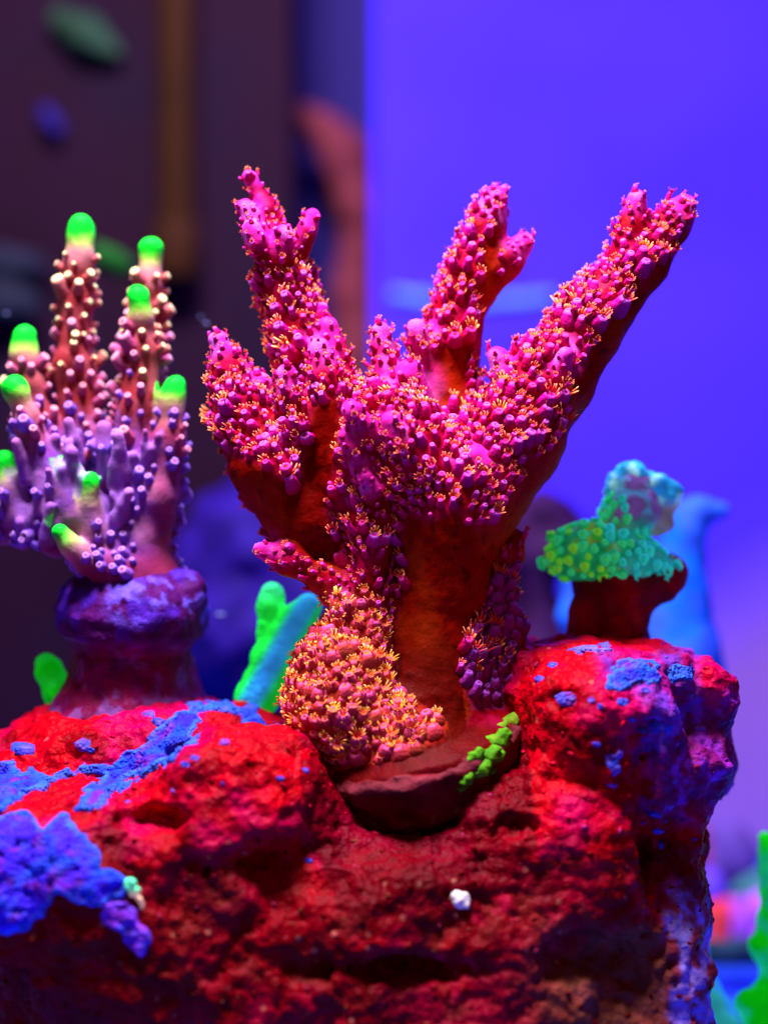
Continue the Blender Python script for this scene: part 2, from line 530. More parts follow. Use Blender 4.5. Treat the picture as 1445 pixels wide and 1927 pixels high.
# rubble on the floor far behind, seen at the lower corner
rub = [((1372, 1610, 1500), 58, 70, (0.10, 0.05, 0.30), 'slate-blue rubble piece, topmost in the blurred heap beside the neon green coral'),
       ((1325, 1605, 1520), 34, 50, (0.22, 0.02, 0.12), 'dark wine-red rubble piece low against the big rock edge'),
       ((1420, 1668, 1480), 52, 32, (0.05, 0.20, 0.22), 'dull teal rubble piece behind the neon green coral'),
       ((1348, 1722, 1450), 32, 44, (0.75, 0.05, 0.06), 'bright red rubble piece in the blurred heap'),
       ((1395, 1728, 1440), 34, 40, (0.34, 0.07, 0.62), 'purple rubble piece next to the bright red one'),
       ((1432, 1718, 1430), 34, 44, (0.45, 0.10, 0.78), 'lilac rubble piece touching the neon green coral'),
       ((1332, 1668, 1470), 32, 36, (0.14, 0.06, 0.70), 'violet-blue rubble piece above the bright red one')]
for c, a, b_, col, lab in rub:
    blob('rubble', [], col, lab, 'rubble', h=10, k=14, amp=10, scale=50, group='rubble heap behind the big rock',
         ells=[(c, (a * 1.4, b_ * 1.4, 60)), ((c[0] + 12, c[1] + 10, c[2] - 10), (a * 0.9, b_ * 1.1, 50)), ((c[0] - 4, 1765, c[2]), (a * 1.2, 60, 60))])
blob('dark_ledge', [[(1250, 1790, 1200, 34), (1500, 1790, 1200, 34)]], (0.02, 0.06, 0.10),
     'dark teal ledge on the sand under the rubble heap', 'ledge', h=12, k=20, amp=10)

# ------------------------------------------------------------------ the big live rock
f = Field(U(-330, 2060, -460), U(1530, 1150, 520) + np.array([0, 0, 0]), 7)
f.lo  # grid spans the whole rock
E = [((640, 1860, 90), (690, 330, 400), 3), ((300, 1480, 130), (350, 160, 200), 2.5), ((430, 1530, -110), (190, 150, 170), 2.4),
     ((70, 1675, -170), (210, 140, 170), 2.4), ((-60, 1540, -20), (220, 115, 200), 2.4), ((240, 1620, -110), (300, 140, 180), 2.5), ((330, 1780, -110), (280, 190, 210), 2.5),
     ((1115, 1395, 0), (145, 175, 210), 3), ((1288, 1378, 60), (88, 132, 150), 6), ((1105, 1290, 90), (190, 82, 150), 5),
     ((1225, 1620, 60), (86, 280, 190), 3), ((1235, 1860, 60), (78, 260, 200), 3), ((800, 1745, -90), (340, 190, 190), 2.5),
     ((1030, 1620, -70), (200, 190, 180), 2.5), ((550, 1610, -50), (150, 150, 170), 2.5), ((1000, 1625, -10), (160, 150, 170), 2.5), ((790, 1675, -10), (270, 120, 150), 2.5),
     ((260, 1395, 190), (170, 100, 130), 2), ((620, 1500, 160), (280, 140, 160), 2)]
for c, r, pw in E:
    f.ell(c, r, 42, pw=pw)
for c, r in [((500, 1628, -300), (120, 22, 70)), ((285, 1545, -262), (58, 16, 40)), ((650, 1680, -310), (90, 20, 60)),
             ((1215, 1480, -190), (18, 130, 70)), ((500, 1950, -560), (850, 150, 220)), ((360, 1420, -60), (30, 12, 36)), ((1150, 1810, -290), (140, 50, 100)),
             ((950, 1560, -240), (80, 16, 50)), ((1105, 1480, -215), (70, 16, 40)), ((760, 1830, -300), (150, 18, 60))]:
    f.ell(c, r, 22, True)
f.noise(22, 190, 1, 2, band=80)
f.noise(9, 66, 9, 2, band=40)
f.noise(3.5, 28, 15, 2, band=24)
RV, RQ = f.mesh()
RN = vnormals(RV, RQ)
RV = RV + RN * (4.2 * fbm(RV, 24, 2, 13) - 7.0 * np.maximum(perlin(RV, 34, 21) - 0.28, 0) * 2 - 5.0 * sstep(0.35, 0.6, perlin(RV, 18, 23)))[:, None]
RN = vnormals(RV, RQ)
rp = project(RV)
# coralline pigments: crimson, magenta, maroon, brown, purple grow in patches; some shade is painted in
n1 = fbm(RV, 150, 3, 31); n2 = fbm(RV, 90, 3, 37); n3 = fbm(RV, 45, 3, 41)
c = mixc((0.42, 0.000, 0.006), (0.46, 0.000, 0.060), sstep(-0.2, 0.35, n1))
c = mixc(c, (0.15, 0.000, 0.003), sstep(0.25, 0.6, n2 + 0.5 * n3) * 0.8)
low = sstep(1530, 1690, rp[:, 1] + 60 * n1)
c = mixc(c, mixc((0.13, 0.000, 0.004), (0.10, 0.006, 0.006), sstep(0.0, 0.5, n2)), low * 0.85)  # real maroon-brown growth, with the lower face's shade painted in too
c = mixc(c, (0.30, 0.004, 0.030), sstep(0.30, 0.55, n3 - 0.3 * n1) * sstep(620, 800, rp[:, 0]) * low * 0.8)
c = mixc(c, (0.13, 0.045, 0.028), sstep(940, 1100, rp[:, 0]) * sstep(1700, 1800, rp[:, 1] + 80 * n2) * 0.75)
pur = sstep(1195, 1245, rp[:, 0] + 25 * n2) * sstep(1300, 1340, rp[:, 1] + 30 * n3) * (1 - sstep(1500, 1570, rp[:, 1]))
c = mixc(c, mixc((0.14, 0.006, 0.13), (0.20, 0.02, 0.42), sstep(0.0, 0.4, n3)), pur * 0.9)
wash = sstep(-20, 40, polydist(rp, [(1130, 1236), (1310, 1236), (1345, 1330), (1250, 1430), (1190, 1400), (1160, 1320)]) + 40 * n2) * (RN[:, 1] < 0.3)
c = mixc(c, mixc((0.16, 0.006, 0.22), (0.10, 0.035, 0.46), sstep(-0.1, 0.3, n3)), wash * 0.7)
edge = sstep(1235, 1275, rp[:, 0] + 20 * n2) * sstep(1640, 1720, rp[:, 1])
c = mixc(c, mixc((0.30, 0.03, 0.06), (0.24, 0.20, 0.85), sstep(-0.15, 0.2, n3)), edge * 0.85)
plug_shade = (polydist(rp, [(560, 1430), (990, 1360), (1010, 1600), (900, 1720), (640, 1720), (580, 1560)]) > 0) & (RN[:, 1] < 0.4)
c = mixc(c, (0.10, 0.000, 0.004), plug_shade * 0.85)  # shade of the coral and plug painted dark on the rock
c = c * (1 + 0.25 * n3)[:, None]
rb = np.array([RV[:, 0].mean(), RV[:, 1].mean(), RV[:, 2].min()])
rock = thing('live_rock', rb, 'big lumpy rock coated in crimson crust that carries all the coral plugs', 'rock')
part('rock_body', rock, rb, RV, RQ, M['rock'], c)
rock_bvh = BVHTree.FromPolygons([tuple(v) for v in RV], [tuple(q) for q in RQ])
EYEP = Vector((0, -D, EYE))


def on_rock(px, py):
    t = Vector(U(px, py, 0)); dr = (t - EYEP).normalized()
    h = rock_bvh.ray_cast(EYEP, dr)
    return (np.array(h[0]), np.array(h[1])) if h[0] is not None else (None, None)


def crust(name, poly, label, col, rim, th=5.0, jag=11, group=None):
    """a living sheet with a proud rounded edge, growing over the rock inside an outline"""
    P2 = rp + np.stack([jag * fbm(RV, 34, 2, 51) + 5 * perlin(RV, 13, 53), jag * fbm(RV, 34, 2, 57) + 5 * perlin(RV, 13, 59)], 1)
    m = polydist(P2, poly)
    m[(RN[:, 1] > 0.35)] = -99
    keep = (m > -14)
    fk = RQ[keep[RQ].all(1)]
    lab_ = np.arange(len(RV))
    for _ in range(400):
        mn = lab_[fk].min(1); old = lab_.copy()
        for k in range(4): np.minimum.at(lab_, fk[:, k], mn)
        lab_ = lab_[lab_]
        if (old == lab_).all(): break
    if len(fk):
        u_, n_ = np.unique(lab_[fk[:, 0]], return_counts=True); fk = fk[lab_[fk[:, 0]] == u_[n_.argmax()]]
    if len(fk) == 0:
        return
    # keep the largest sheet only
    used = np.unique(fk); mp = np.full(len(RV), -1); mp[used] = np.arange(len(used))
    V = RV[used]; N = RN[used]; mm = m[used]; fk = mp[fk]
    # one finer level: split every quad into four
    e = {}
    VV = [V, ]; k = len(V)
    edges = np.concatenate([np.sort(fk[:, [i, (i + 1) % 4]], 1) for i in range(4)])
    ue, inv = np.unique(edges, axis=0, return_inverse=True); inv = inv.reshape(4, -1)
    ve = (V[ue[:, 0]] + V[ue[:, 1]]) / 2; ne = (N[ue[:, 0]] + N[ue[:, 1]]) / 2; me_ = (mm[ue[:, 0]] + mm[ue[:, 1]]) / 2
    vf = V[fk].mean(1); nf_ = N[fk].mean(1); mf = mm[fk].mean(1)
    ne0 = len(V); nf0 = ne0 + len(ve)
    V = np.concatenate([V, ve, vf]); N = np.concatenate([N, ne, nf_]); mm = np.concatenate([mm, me_, mf])
    fi = nf0 + np.arange(len(fk)); Q = []
    for i in range(4):
        Q.append(np.stack([fk[:, i], ne0 + inv[i], fi, ne0 + inv[i - 1]], 1))
    Q = np.concatenate(Q)
    bump = 2.2 * np.abs(perlin(V, 11, 3)) + 1.4 * perlin(V, 28, 8)
    off = -6 + (6 + th) * sstep(-5, 9, mm) + 1.5 * np.exp(-((mm - 7) / 6) ** 2) + bump * sstep(0, 10, mm)
    V = V + N * off[:, None]
    cc = mixc(col, (0.17, 0.010, 0.30), sstep(0.15, 0.5, fbm(V, 46, 3, 66)) * 0.75)
    cc = mixc(cc, rim, np.exp(-((mm - 7) / 5.0) ** 2) * 0.9)
    cc = mixc(cc, (0.22, 0.004, 0.16), sstep(5, -1, mm))
    cc = cc * (1 + 0.3 * perlin(V, 22, 5))[:, None]
    base = V.mean(0)
    o = part(name, None, base, V, Q, M['crust'], cc)
    return tag(o, label, 'coral', group)


BL, RM = (0.030, 0.018, 0.58), (0.035, 0.13, 0.74)
crust('encrusting_coral', [(-60, 1420), (15, 1425), (35, 1452), (90, 1451), (135, 1453), (165, 1438), (215, 1432), (265, 1400), (300, 1370), (330, 1340), (345, 1328), (400, 1322), (430, 1325), (490, 1326), (482, 1345), (495, 1362), (545, 1366), (560, 1400), (545, 1418), (520, 1408), (470, 1385), (452, 1352), (420, 1340), (380, 1352), (370, 1380), (398, 1390), (375, 1402), (345, 1408), (330, 1435), (290, 1457), (255, 1468), (215, 1495), (180, 1525), (150, 1530), (135, 1520), (160, 1500), (160, 1475), (188, 1475), (185, 1464), (130, 1463), (95, 1472), (90, 1487), (60, 1492), (20, 1525), (-60, 1545)],
      'blue encrusting coral in a long diagonal band across the top of the red rock', BL, RM)
crust('encrusting_coral', [(-60, 1548), (25, 1530), (50, 1528), (75, 1545), (80, 1562), (88, 1540), (110, 1530), (138, 1540), (140, 1555), (165, 1575), (190, 1605), (192, 1635), (215, 1640), (240, 1655), (235, 1685), (190, 1720), (110, 1690), (60, 1750), (-60, 1780)],
      'large blue-violet encrusting plate with scalloped rim at the lower corner of the rock', (0.050, 0.016, 0.78), RM, th=4)
crust('encrusting_coral', [(190, 1700), (235, 1690), (275, 1740), (285, 1780), (265, 1805), (245, 1790), (225, 1755), (190, 1740)],
      'thin purple encrusting tail below the large blue-violet plate', (0.17, 0.02, 0.55), (0.25, 0.05, 0.8), th=5)
crust('encrusting_coral', [(1150, 1270), (1165, 1242), (1185, 1237), (1240, 1247), (1246, 1282), (1225, 1292), (1200, 1287), (1152, 1310), (1143, 1292)],
      'ragged blue crust on the right shoulder of the rock under the blue vase coral', BL, RM, th=2.5, jag=14)
crust('encrusting_coral', [(1250, 1250), (1297, 1246), (1302, 1272), (1280, 1302), (1258, 1290)],
      'small blue crust next to the red knob on the outer rock shoulder', (0.03, 0.08, 0.6), RM, th=2.5, jag=14)
crust('encrusting_coral', [(1050, 1232), (1090, 1214), (1150, 1212), (1160, 1224), (1092, 1232)],
      'narrow lilac crust strip on the rock just in front of the honeycomb coral stem', (0.14, 0.05, 0.42), (0.16, 0.12, 0.6), th=2.5, jag=9)
crust('encrusting_coral', [(1130, 1418), (1168, 1408), (1176, 1450), (1150, 1466)],
      'lone lilac crust patch low on the red rock face right of the green fringe', (0.14, 0.03, 0.5), (0.18, 0.08, 0.65), th=2.5, jag=12)
crust('encrusting_coral', [(1285, 1640), (1315, 1650), (1318, 1740), (1300, 1790), (1275, 1770), (1290, 1710)],
      'upper of the two pale blue crusts on the rock edge beside the neon green coral', (0.16, 0.16, 0.85), (0.25, 0.35, 0.95), th=5, jag=8)
crust('encrusting_coral', [(1272, 1785), (1300, 1775), (1316, 1820), (1310, 1870), (1285, 1868), (1268, 1820)],
      'lower of the two pale blue crusts on the rock edge beside the neon green coral', (0.16, 0.16, 0.85), (0.25, 0.35, 0.95), th=5, jag=8)
spots = [(285, 1345, 13), (300, 1360, 12), (315, 1312, 11), (157, 1402, 14), (50, 1410, 22), (170, 1412, 7), (420, 1396, 10), (365, 1430, 9), (350, 1440, 8), (327, 1488, 8), (418, 1476, 5), (528, 1466, 6),
         (1075, 1315, 18), (1040, 1252, 11), (1022, 1278, 13), (1112, 1318, 7), (1172, 1322, 9), (1128, 1330, 6), (1320, 1372, 11), (1245, 1370, 16), (1208, 1374, 8), (1300, 1310, 9), (1215, 1300, 8),
         (1122, 1402, 6), (1150, 1480, 7), (1232, 1535, 10), (1238, 1565, 8), (1262, 1520, 9), (1245, 1590, 9), (1215, 1410, 7), (1265, 1345, 7), (1010, 1285, 6), (1190, 1355, 6), (1275, 1400, 8), (575, 1450, 6), (580, 1620, 6), (240, 1510, 6)]
SV, SF = [], []
for i, (px, py, r) in enumerate(spots):
    p, n = on_rock(px, py)
    if p is None: continue
    a = np.cross(n, (0.2, 0.1, 1)); a /= np.linalg.norm(a); b_ = np.cross(n, a)
    nn = 9; V = [p + n * (r * 0.16)]; F = []
    for ring, (rr, hh) in enumerate([(0.6, 0.16), (1.0, 0.06), (1.12, -0.4)]):
        for k in range(nn):
            an = 2 * math.pi * k / nn; wob = rng.uniform(0.75, 1.25)
            V.append(p + r * rr * wob * (1.25 * math.cos(an) * a + 0.8 * math.sin(an) * b_) + n * r * hh)
    for k in range(nn): F.append((0, 1 + k, 1 + (k + 1) % nn))
    for q in range(2):
        for k in range(nn): F.append((1 + q * nn + k, 1 + (q + 1) * nn + k, 1 + (q + 1) * nn + (k + 1) % nn, 1 + q * nn + (k + 1) % nn))
    big = r >= 9
    cc = np.tile(np.array((0.06, 0.04, 0.5) if i % 3 else (0.20, 0.03, 0.34)), (len(V), 1)); cc[0] = (0.14, 0.10, 0.6)
    o = part('crust_spot', rock, rb, np.array(V), F, M['crust'], cc)
# a fleck of white shell and a green speck
p, n = on_rock(865, 1693)
M['shell'] = mat('white_shell', color=(0.85, 0.78, 0.72), var=0.3, vscale=500, bump=0.6, bscale=600, bdist=6, rough=0.5)
f = Field(p - 45, p + 45, 4)
q = project(np.array([p]))[0]
f.ell((q[0], q[1], p[1]), (17, 15, 14), 6); f.ell((q[0] + 10, q[1] + 8, p[1]), (12, 10, 10), 6); f.ell((q[0] - 9, q[1] - 6, p[1]), (10, 9, 9), 6)
f.noise(4, 12, 3, 2)
V, Q = f.mesh(); o = part('shell_fleck', None, V.mean(0), V, Q, M['shell'])
tag(o, 'tiny white shell fleck stuck to the dark lower face of the rock', 'shell')
p, n = on_rock(252, 1675)
f = Field(p - 60, p + 60, 4)
q = project(np.array([p]))[0]
for dx, dy, r in [(-8, -12, 11), (4, 0, 9), (-4, 8, 7), (10, 18, 8), (16, 32, 6)]:
    f.ell((q[0] + dx, q[1] + dy, p[1] - 4), (r, r, r), 5)
f.noise(4, 12, 3, 2)
V, Q = f.mesh()
cc = mixc((0.10, 0.75, 0.35), (0.7, 0.4, 0.25), sstep(q[1] - 4, q[1] + 14, project(V)[:, 1]))
o = part('hydroid_tuft', None, V.mean(0), V, Q, M['neon'], cc)
tag(o, 'tiny green and tan speck at the edge of the large blue-violet plate', 'coral')

# ------------------------------------------------------------------ scattering of corallites


def scatter(V, Q, N, rad_fn, n, seed):
    r = np.random.default_rng(seed)
    T = np.concatenate([Q[:, [0, 1, 2]], Q[:, [0, 2, 3]]])
    A = np.linalg.norm(np.cross(V[T[:, 1]] - V[T[:, 0]], V[T[:, 2]] - V[T[:, 0]]), axis=1)
    t = r.choice(len(T), n, p=A / A.sum())
    u = r.random(n); w = r.random(n); sw = u + w > 1; u[sw] = 1 - u[sw]; w[sw] = 1 - w[sw]
    P = V[T[t, 0]] * (1 - u - w)[:, None] + V[T[t, 1]] * u[:, None] + V[T[t, 2]] * w[:, None]
    NN = N[T[t, 0]] * (1 - u - w)[:, None] + N[T[t, 1]] * u[:, None] + N[T[t, 2]] * w[:, None]
    NN /= np.linalg.norm(NN, axis=1, keepdims=True)
    R = rad_fn(P, NN)
    cell = 30.0; grid = {}; keep = []
    for i in range(n):
        if not (R[i] < 200): continue
        key = tuple((P[i] // cell).astype(int)); ok = True
        for dx in (-1, 0, 1):
            for dy in (-1, 0, 1):
                for dz in (-1, 0, 1):
                    for j in grid.get((key[0] + dx, key[1] + dy, key[2] + dz), ()):
                        if np.sum((P[i] - P[j]) ** 2) < (0.5 * (R[i] + R[j])) ** 2:
                            ok = False; break
                    if not ok: break
                if not ok: break
            if not ok: break
        if ok:
            grid.setdefault(key, []).append(i); keep.append(i)
    return P[keep], NN[keep], R[keep]


def nearest_seg(P, segs):
    """index of the chain segment whose surface is nearest, and the direction towards its tip"""
    best = np.full(len(P), 1e9); ids = np.zeros(len(P), int); tt = np.zeros(len(P))
    for i, (a, ra, b, rb_, pid) in enumerate(segs):
        ab = b - a
        t = np.clip((P - a) @ ab / max(ab @ ab, 1e-6), 0, 1)
        d = np.linalg.norm(P - a - t[:, None] * ab, axis=1) - (ra + t * (rb_ - ra))
        m = d < best
        best[m] = d[m]; ids[m] = i; tt[m] = t[m]
    return ids, tt


def corallite_mesh(name, L, R, lean, cols, seg=8, cup=True, bead=False, hgt=0.8):
    """a nose-shaped cup leaning towards +X, rooted at the surface (z = 0)"""
    prof = [(-0.3, 1.45), (0.12, 1.15), (0.45, 1.0), (0.82, 0.95), (1.0, 0.66)] if bead else [(-0.3, 1.55), (0.12, 1.3), (0.45, 1.08), (0.8, 0.88), (0.98, 0.58)]
    if cup: prof += [(0.90, 0.30)]
    V = []; C = []; F = []
    for i, (t, r) in enumerate(prof):
        cx = L * lean * max(t, 0) ** 1.25; cz = L * t * hgt
        tilt = lean * min(max(t, 0), 1) * 0.9
        for k in range(seg):
            an = 2 * math.pi * k / seg
            x = math.cos(an) * R * r * (1.0 if bead else 0.8); y = math.sin(an) * R * r * (1.0 if bead else 1.12)
            V.append((cx + x * math.cos(tilt), y, cz - x * math.sin(tilt)))
            tc = min(max(t, 0), 1)
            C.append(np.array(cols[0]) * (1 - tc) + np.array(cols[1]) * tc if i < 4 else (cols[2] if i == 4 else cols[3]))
    for i in range(len(prof) - 1):
        for k in range(seg):
            F.append((i * seg + k, i * seg + (k + 1) % seg, (i + 1) * seg + (k + 1) % seg, (i + 1) * seg + k))
    F.append(tuple(range((len(prof) - 1) * seg, len(prof) * seg)))
    V = np.array(V)
    tip = np.array([L * lean, 0, L * hgt])
    ax = np.array([lean * 0.9, 0, 1]); ax /= np.linalg.norm(ax)
    return V, F, np.array(C), tip, ax


def polyp_mesh(tip, ax, n, L, w, spread, cols, r, full=False):
    V = []; F = []; C = []
    a = np.cross((0, 1, 0.1), ax); a /= np.linalg.norm(a); b = np.cross(ax, a)
    bend = np.array([r.uniform(0.0, 0.5), r.uniform(-0.4, 0.4), r.uniform(-0.1, 0.3)])
    for k in range(n):
        an = (2 * math.pi if full else 4.0) * ((k + r.uniform(-0.35, 0.35)) / n - (0.0 if full else 0.5))
        out = math.cos(an) * a + math.sin(an) * b
        l = L * r.uniform(0.65, 1.2)
        p0 = tip + out * w * (1.9 if full else 2.4) - ax * 2
        p1 = p0 + (ax * 0.75 + out * spread * 0.8) * l * 0.55
        p2 = p1 + (ax * 0.5 + out * spread * 1.2 + bend + np.array([0, 0, r.uniform(-0.3, 0.3)])) * l * 0.5
        s = len(V); t = np.cross(out, ax)
        for p, ww, cc in ((p0, w, cols[0]), (p1, w * 0.85, cols[1]), (p2, w * 0.55, cols[2])):
            for q in range(3):
                qa = 2 * math.pi * q / 3
                V.append(p + ww * (math.cos(qa) * t + math.sin(qa) * (ax * 0.5 + out * 0.5))); C.append(cc)
        for i in range(2):
            for q in range(3):
                F.append((s + i * 3 + q, s + i * 3 + (q + 1) % 3, s + i * 3 + 3 + (q + 1) % 3, s + i * 3 + 3 + q))
        F.append((s + 6, s + 7, s + 8))
    return np.array(V), F, np.array(C)


def frames(P, N, Tn, r, jitter=0.35):
    """rotation matrices with x along the branch, z out of it"""
    out = []
    for p, n, t in zip(P, N, Tn):
        t = t + r.normal(size=3) * jitter * 0.4
        x = t - n * (t @ n); l = np.linalg.norm(x)
        x = x / l if l > 1e-4 else np.array([1.0, 0, 0])
        y = np.cross(n, x)
        out.append(np.stack([x, y, n], 1))
    return out


def joined(items):
    """items: (V, F, C, R3, pos, scale) -> one mesh"""
    VV = []; FF = []; CC = []; k = 0
    for V, F, C, R, p, s in items:
        VV.append((V * s) @ R.T + p); CC.append(C)
        FF += [tuple(i + k for i in f_) for f_ in F]; k += len(V)
    return np.concatenate(VV), FF, np.concatenate(CC)


def add_pieces(parent, base, recs, variants, cmat, pmat, bvh, limit, stuff_names):
    """recs: (pos, R3, scale, variant, polyp?) ; the largest visible ones become parts, the rest one mass"""
    meshes = {}
    for key, (cv, pv) in variants.items():
        a = raw_mesh('corallite_' + key, cv[0] * S, cv[1], cv[2]); a.materials.append(cmat)
        b = None
        if pv is not None:
            b = raw_mesh('polyp_' + key, pv[0] * S, pv[1], pv[2]); b.materials.append(pmat)
        meshes[key] = (a, b)
    score = []
    for (p, R, s, v, pol) in recs:
        q = Vector(p + R[:, 2] * 14 * s); d = q - EYEP
        h = bvh.ray_cast(EYEP, d.normalized(), d.length - 2)
        pr = project(np.array([p]))[0]
        vis = h[0] is None and -20 < pr[0] < 1465
        score.append((vis, s))
    order = sorted(range(len(recs)), key=lambda i: (not score[i][0], -score[i][1]))
    singles = [i for i in order if score[i][0]][:limit]
    ss = set(singles)
    for i in singles:
        p, R, s, v, pol = recs[i]
        me, pm = meshes[v]
        o = bpy.data.objects.new('corallite', me); COL.objects.link(o); o.parent = parent
        m3 = Matrix(R.tolist()); o.location = Vector(p - base) * S
        o.rotation_euler = m3.to_euler(); o.scale = (s, s, s)
        if pol and pm is not None:
            c_ = bpy.data.objects.new('polyp', pm); COL.objects.link(c_); c_.parent = o
    rest = [i for i in range(len(recs)) if i not in ss]
    if rest:
        V, F, C = joined([(*variants[recs[i][3]][0][:3], recs[i][1], recs[i][0], recs[i][2]) for i in rest])
        part(stuff_names[0], parent, base, V, F, cmat, C, kind='stuff')
        pl = [i for i in rest if recs[i][4] and variants[recs[i][3]][1] is not None]
        if pl:
            V, F, C = joined([(*variants[recs[i][3]][1][:3], recs[i][1], recs[i][0], recs[i][2]) for i in pl])
            part(stuff_names[1], parent, base, V, F, pmat, C, kind='stuff')
    return len(singles), len(rest)


# crusty nodules and grit caught on the rock: far too many and too small to count
GP, GN, GR = scatter(RV, RQ, RN, lambda P, N_: np.where((N_[:, 1] > 0.3) | (P[:, 1] > 300), 999, 20 + 50 * np.abs(perlin(P, 90, 71))), 6000, 21)
gi = []
for p, n in zip(GP, GN):
    a_ = np.cross(n, rng.normal(size=3)); a_ /= np.linalg.norm(a_); b_ = np.cross(n, a_)
    nn = 6; rr_ = rng.uniform(2.0, 6.0); st = rng.uniform(0.7, 1.6); hh_ = rng.uniform(0.35, 0.95)
    Vn = [n * rr_ * hh_]
    for q_, h_ in ((0.7, 0.72 * hh_), (1.0, 0.2 * hh_), (1.1, -0.5)):
        for k in range(nn):
            an = 2 * math.pi * k / nn; w_ = rng.uniform(0.75, 1.25)
            Vn.append(rr_ * q_ * w_ * (st * math.cos(an) * a_ + math.sin(an) * b_ / st) + n * rr_ * h_)
    Fn = [(0, 1 + k, 1 + (k + 1) % nn) for k in range(nn)]
    for q_ in range(2):
        Fn += [(1 + q_ * nn + k, 1 + (q_ + 1) * nn + k, 1 + (q_ + 1) * nn + (k + 1) % nn, 1 + q_ * nn + (k + 1) % nn) for k in range(nn)]
    px_, py_ = project(p[None])[0]
    u_ = rng.random()
    if py_ > 1580: cl_ = (0.12, 0.0, 0.002) if u_ < 0.75 else ((0.14, 0.03, 0.01) if u_ < 0.9 else (0.22, 0.01, 0.04))
    elif px_ > 1200: cl_ = (0.14, 0.004, 0.20) if u_ < 0.6 else ((0.30, 0.0, 0.03) if u_ < 0.85 else (0.12, 0.07, 0.5))
    else: cl_ = (0.42, 0.0, 0.02) if u_ < 0.72 else ((0.30, 0.0, 0.01) if u_ < 0.92 else (0.45, 0.02, 0.16))
    gi.append((np.array(Vn), Fn, np.tile(cl_, (len(Vn), 1)), np.eye(3), p, 1.0))
Vg, Fg, Cg = joined(gi)
part('grit', rock, rb, Vg, Fg, M['rock'], Cg, kind='stuff')

# ------------------------------------------------------------------ frag plug under the pink coral
plug_axis = np.array([-0.25, -0.23, 0.94])
pc = U(778, 1386, 0)
f = Field(pc - 330, pc + 330, 6)
f.lathe(pc, plug_axis, [(-330, 66), (-200, 74), (-170, 120), (-100, 192), (-14, 214), (-4, 208), (0, 200)], 10)
f.noise(10, 70, 3, 2); f.noise(5, 24, 8, 2)
V, Q = f.mesh(); N = vnormals(V, Q)
ax = plug_axis / np.linalg.norm(plug_axis)
hh = (V - pc) @ ax; rr = np.linalg.norm((V - pc) - hh[:, None] * ax, axis=1)
c = mixc((0.085, 0.001, 0.001), (0.13, 0.002, 0.006), sstep(-0.3, 0.4, fbm(V, 70, 3, 2)))
c = mixc(c, (0.20, 0.03, 0.05), sstep(200, 207, rr) * sstep(-18, -12, hh) * 0.6)
c = mixc(c, (0.30, 0.12, 0.05), sstep(0.35, 0.5, fbm(V, 34, 2, 9)) * 0.6 * sstep(-60, -110, hh))
pbase = pc - ax * 200
plug = thing('frag_plug', pbase, 'dark red round frag plug under the pink coral with a pale rim', 'plug')
part('plug_disc', plug, pbase, V, Q, M['plug'], c)
plug_bvh = BVHTree.FromPolygons([tuple(v) for v in V], [tuple(q) for q in Q])

# green fringe growing on the plug's right flank: little flat nodules
fr = thing('encrusting_fringe', pc + np.array([170, -120, -90]), 'yellow-green nodular coral fringe on the right flank of the dark plug', 'coral')
fbase = pc + np.array([170, -120, -90])
lst = [(975, 1330, 22), (960, 1362, 20), (942, 1372, 14), (935, 1398, 24), (905, 1402, 16), (918, 1428, 22), (893, 1425, 17), (938, 1425, 12), (905, 1450, 18), (880, 1468, 13), (960, 1310, 12), (972, 1300, 12), (978, 1355, 12), (870, 1482, 9), (948, 1340, 11), (925, 1452, 9), (560, 1412, 13), (568, 1425, 11), (580, 1440, 9), (550, 1395, 9)]
for i, (px, py, r) in enumerate(lst[:16]):
    r = r * 1.3
    t = Vector(U(px, py, 0)); dr = (t - EYEP).normalized(); h = plug_bvh.ray_cast(EYEP, dr)
    if h[0] is None: continue
    p = np.array(h[0]) + np.array(dr) * r * 0.22; ff = Field(p - 44, p + 44, 4); q = project(np.array([p]))[0]
    ff.ell((q[0], q[1], p[1]), (r * 0.75, r * 0.55, r * 0.5), 4)
    ff.ell((q[0] + r * 0.4, q[1] - r * 0.45, p[1] + 4), (r * 0.5, r * 0.45, r * 0.45), 5)
    ff.ell((q[0] - r * 0.4, q[1] + r * 0.35, p[1] - 2), (r * 0.45, r * 0.35, r * 0.4), 5)
    ff.noise(4, 11, i + 3, 2)
    V, Q = ff.mesh()
    cc = mixc((0.06, 0.24, 0.005), (0.24, 0.24, 0.010), np.clip(np.full(len(V), (1400 - py) / 90) + 0.4 * perlin(V, 12, 3), 0, 1))
    part('nodule', fr, fbase, V, Q, M['plug'], cc)
g2 = np.array(U(562, 1415, -90))
f = Field(g2 - 60, g2 + 60, 4)
f.chain([(552, 1392, -100, 8), (562, 1415, -110, 10), (585, 1442, -120, 7)], 8); f.noise(4, 12, 2, 2)
V, Q = f.mesh()
o = part('encrusting_fringe', None, g2, V, Q, M['neon'], np.tile((0.12, 0.36, 0.03), (len(V), 1)))
tag(o, 'thin green sliver at the foot of the orange-polyped mound', 'coral')

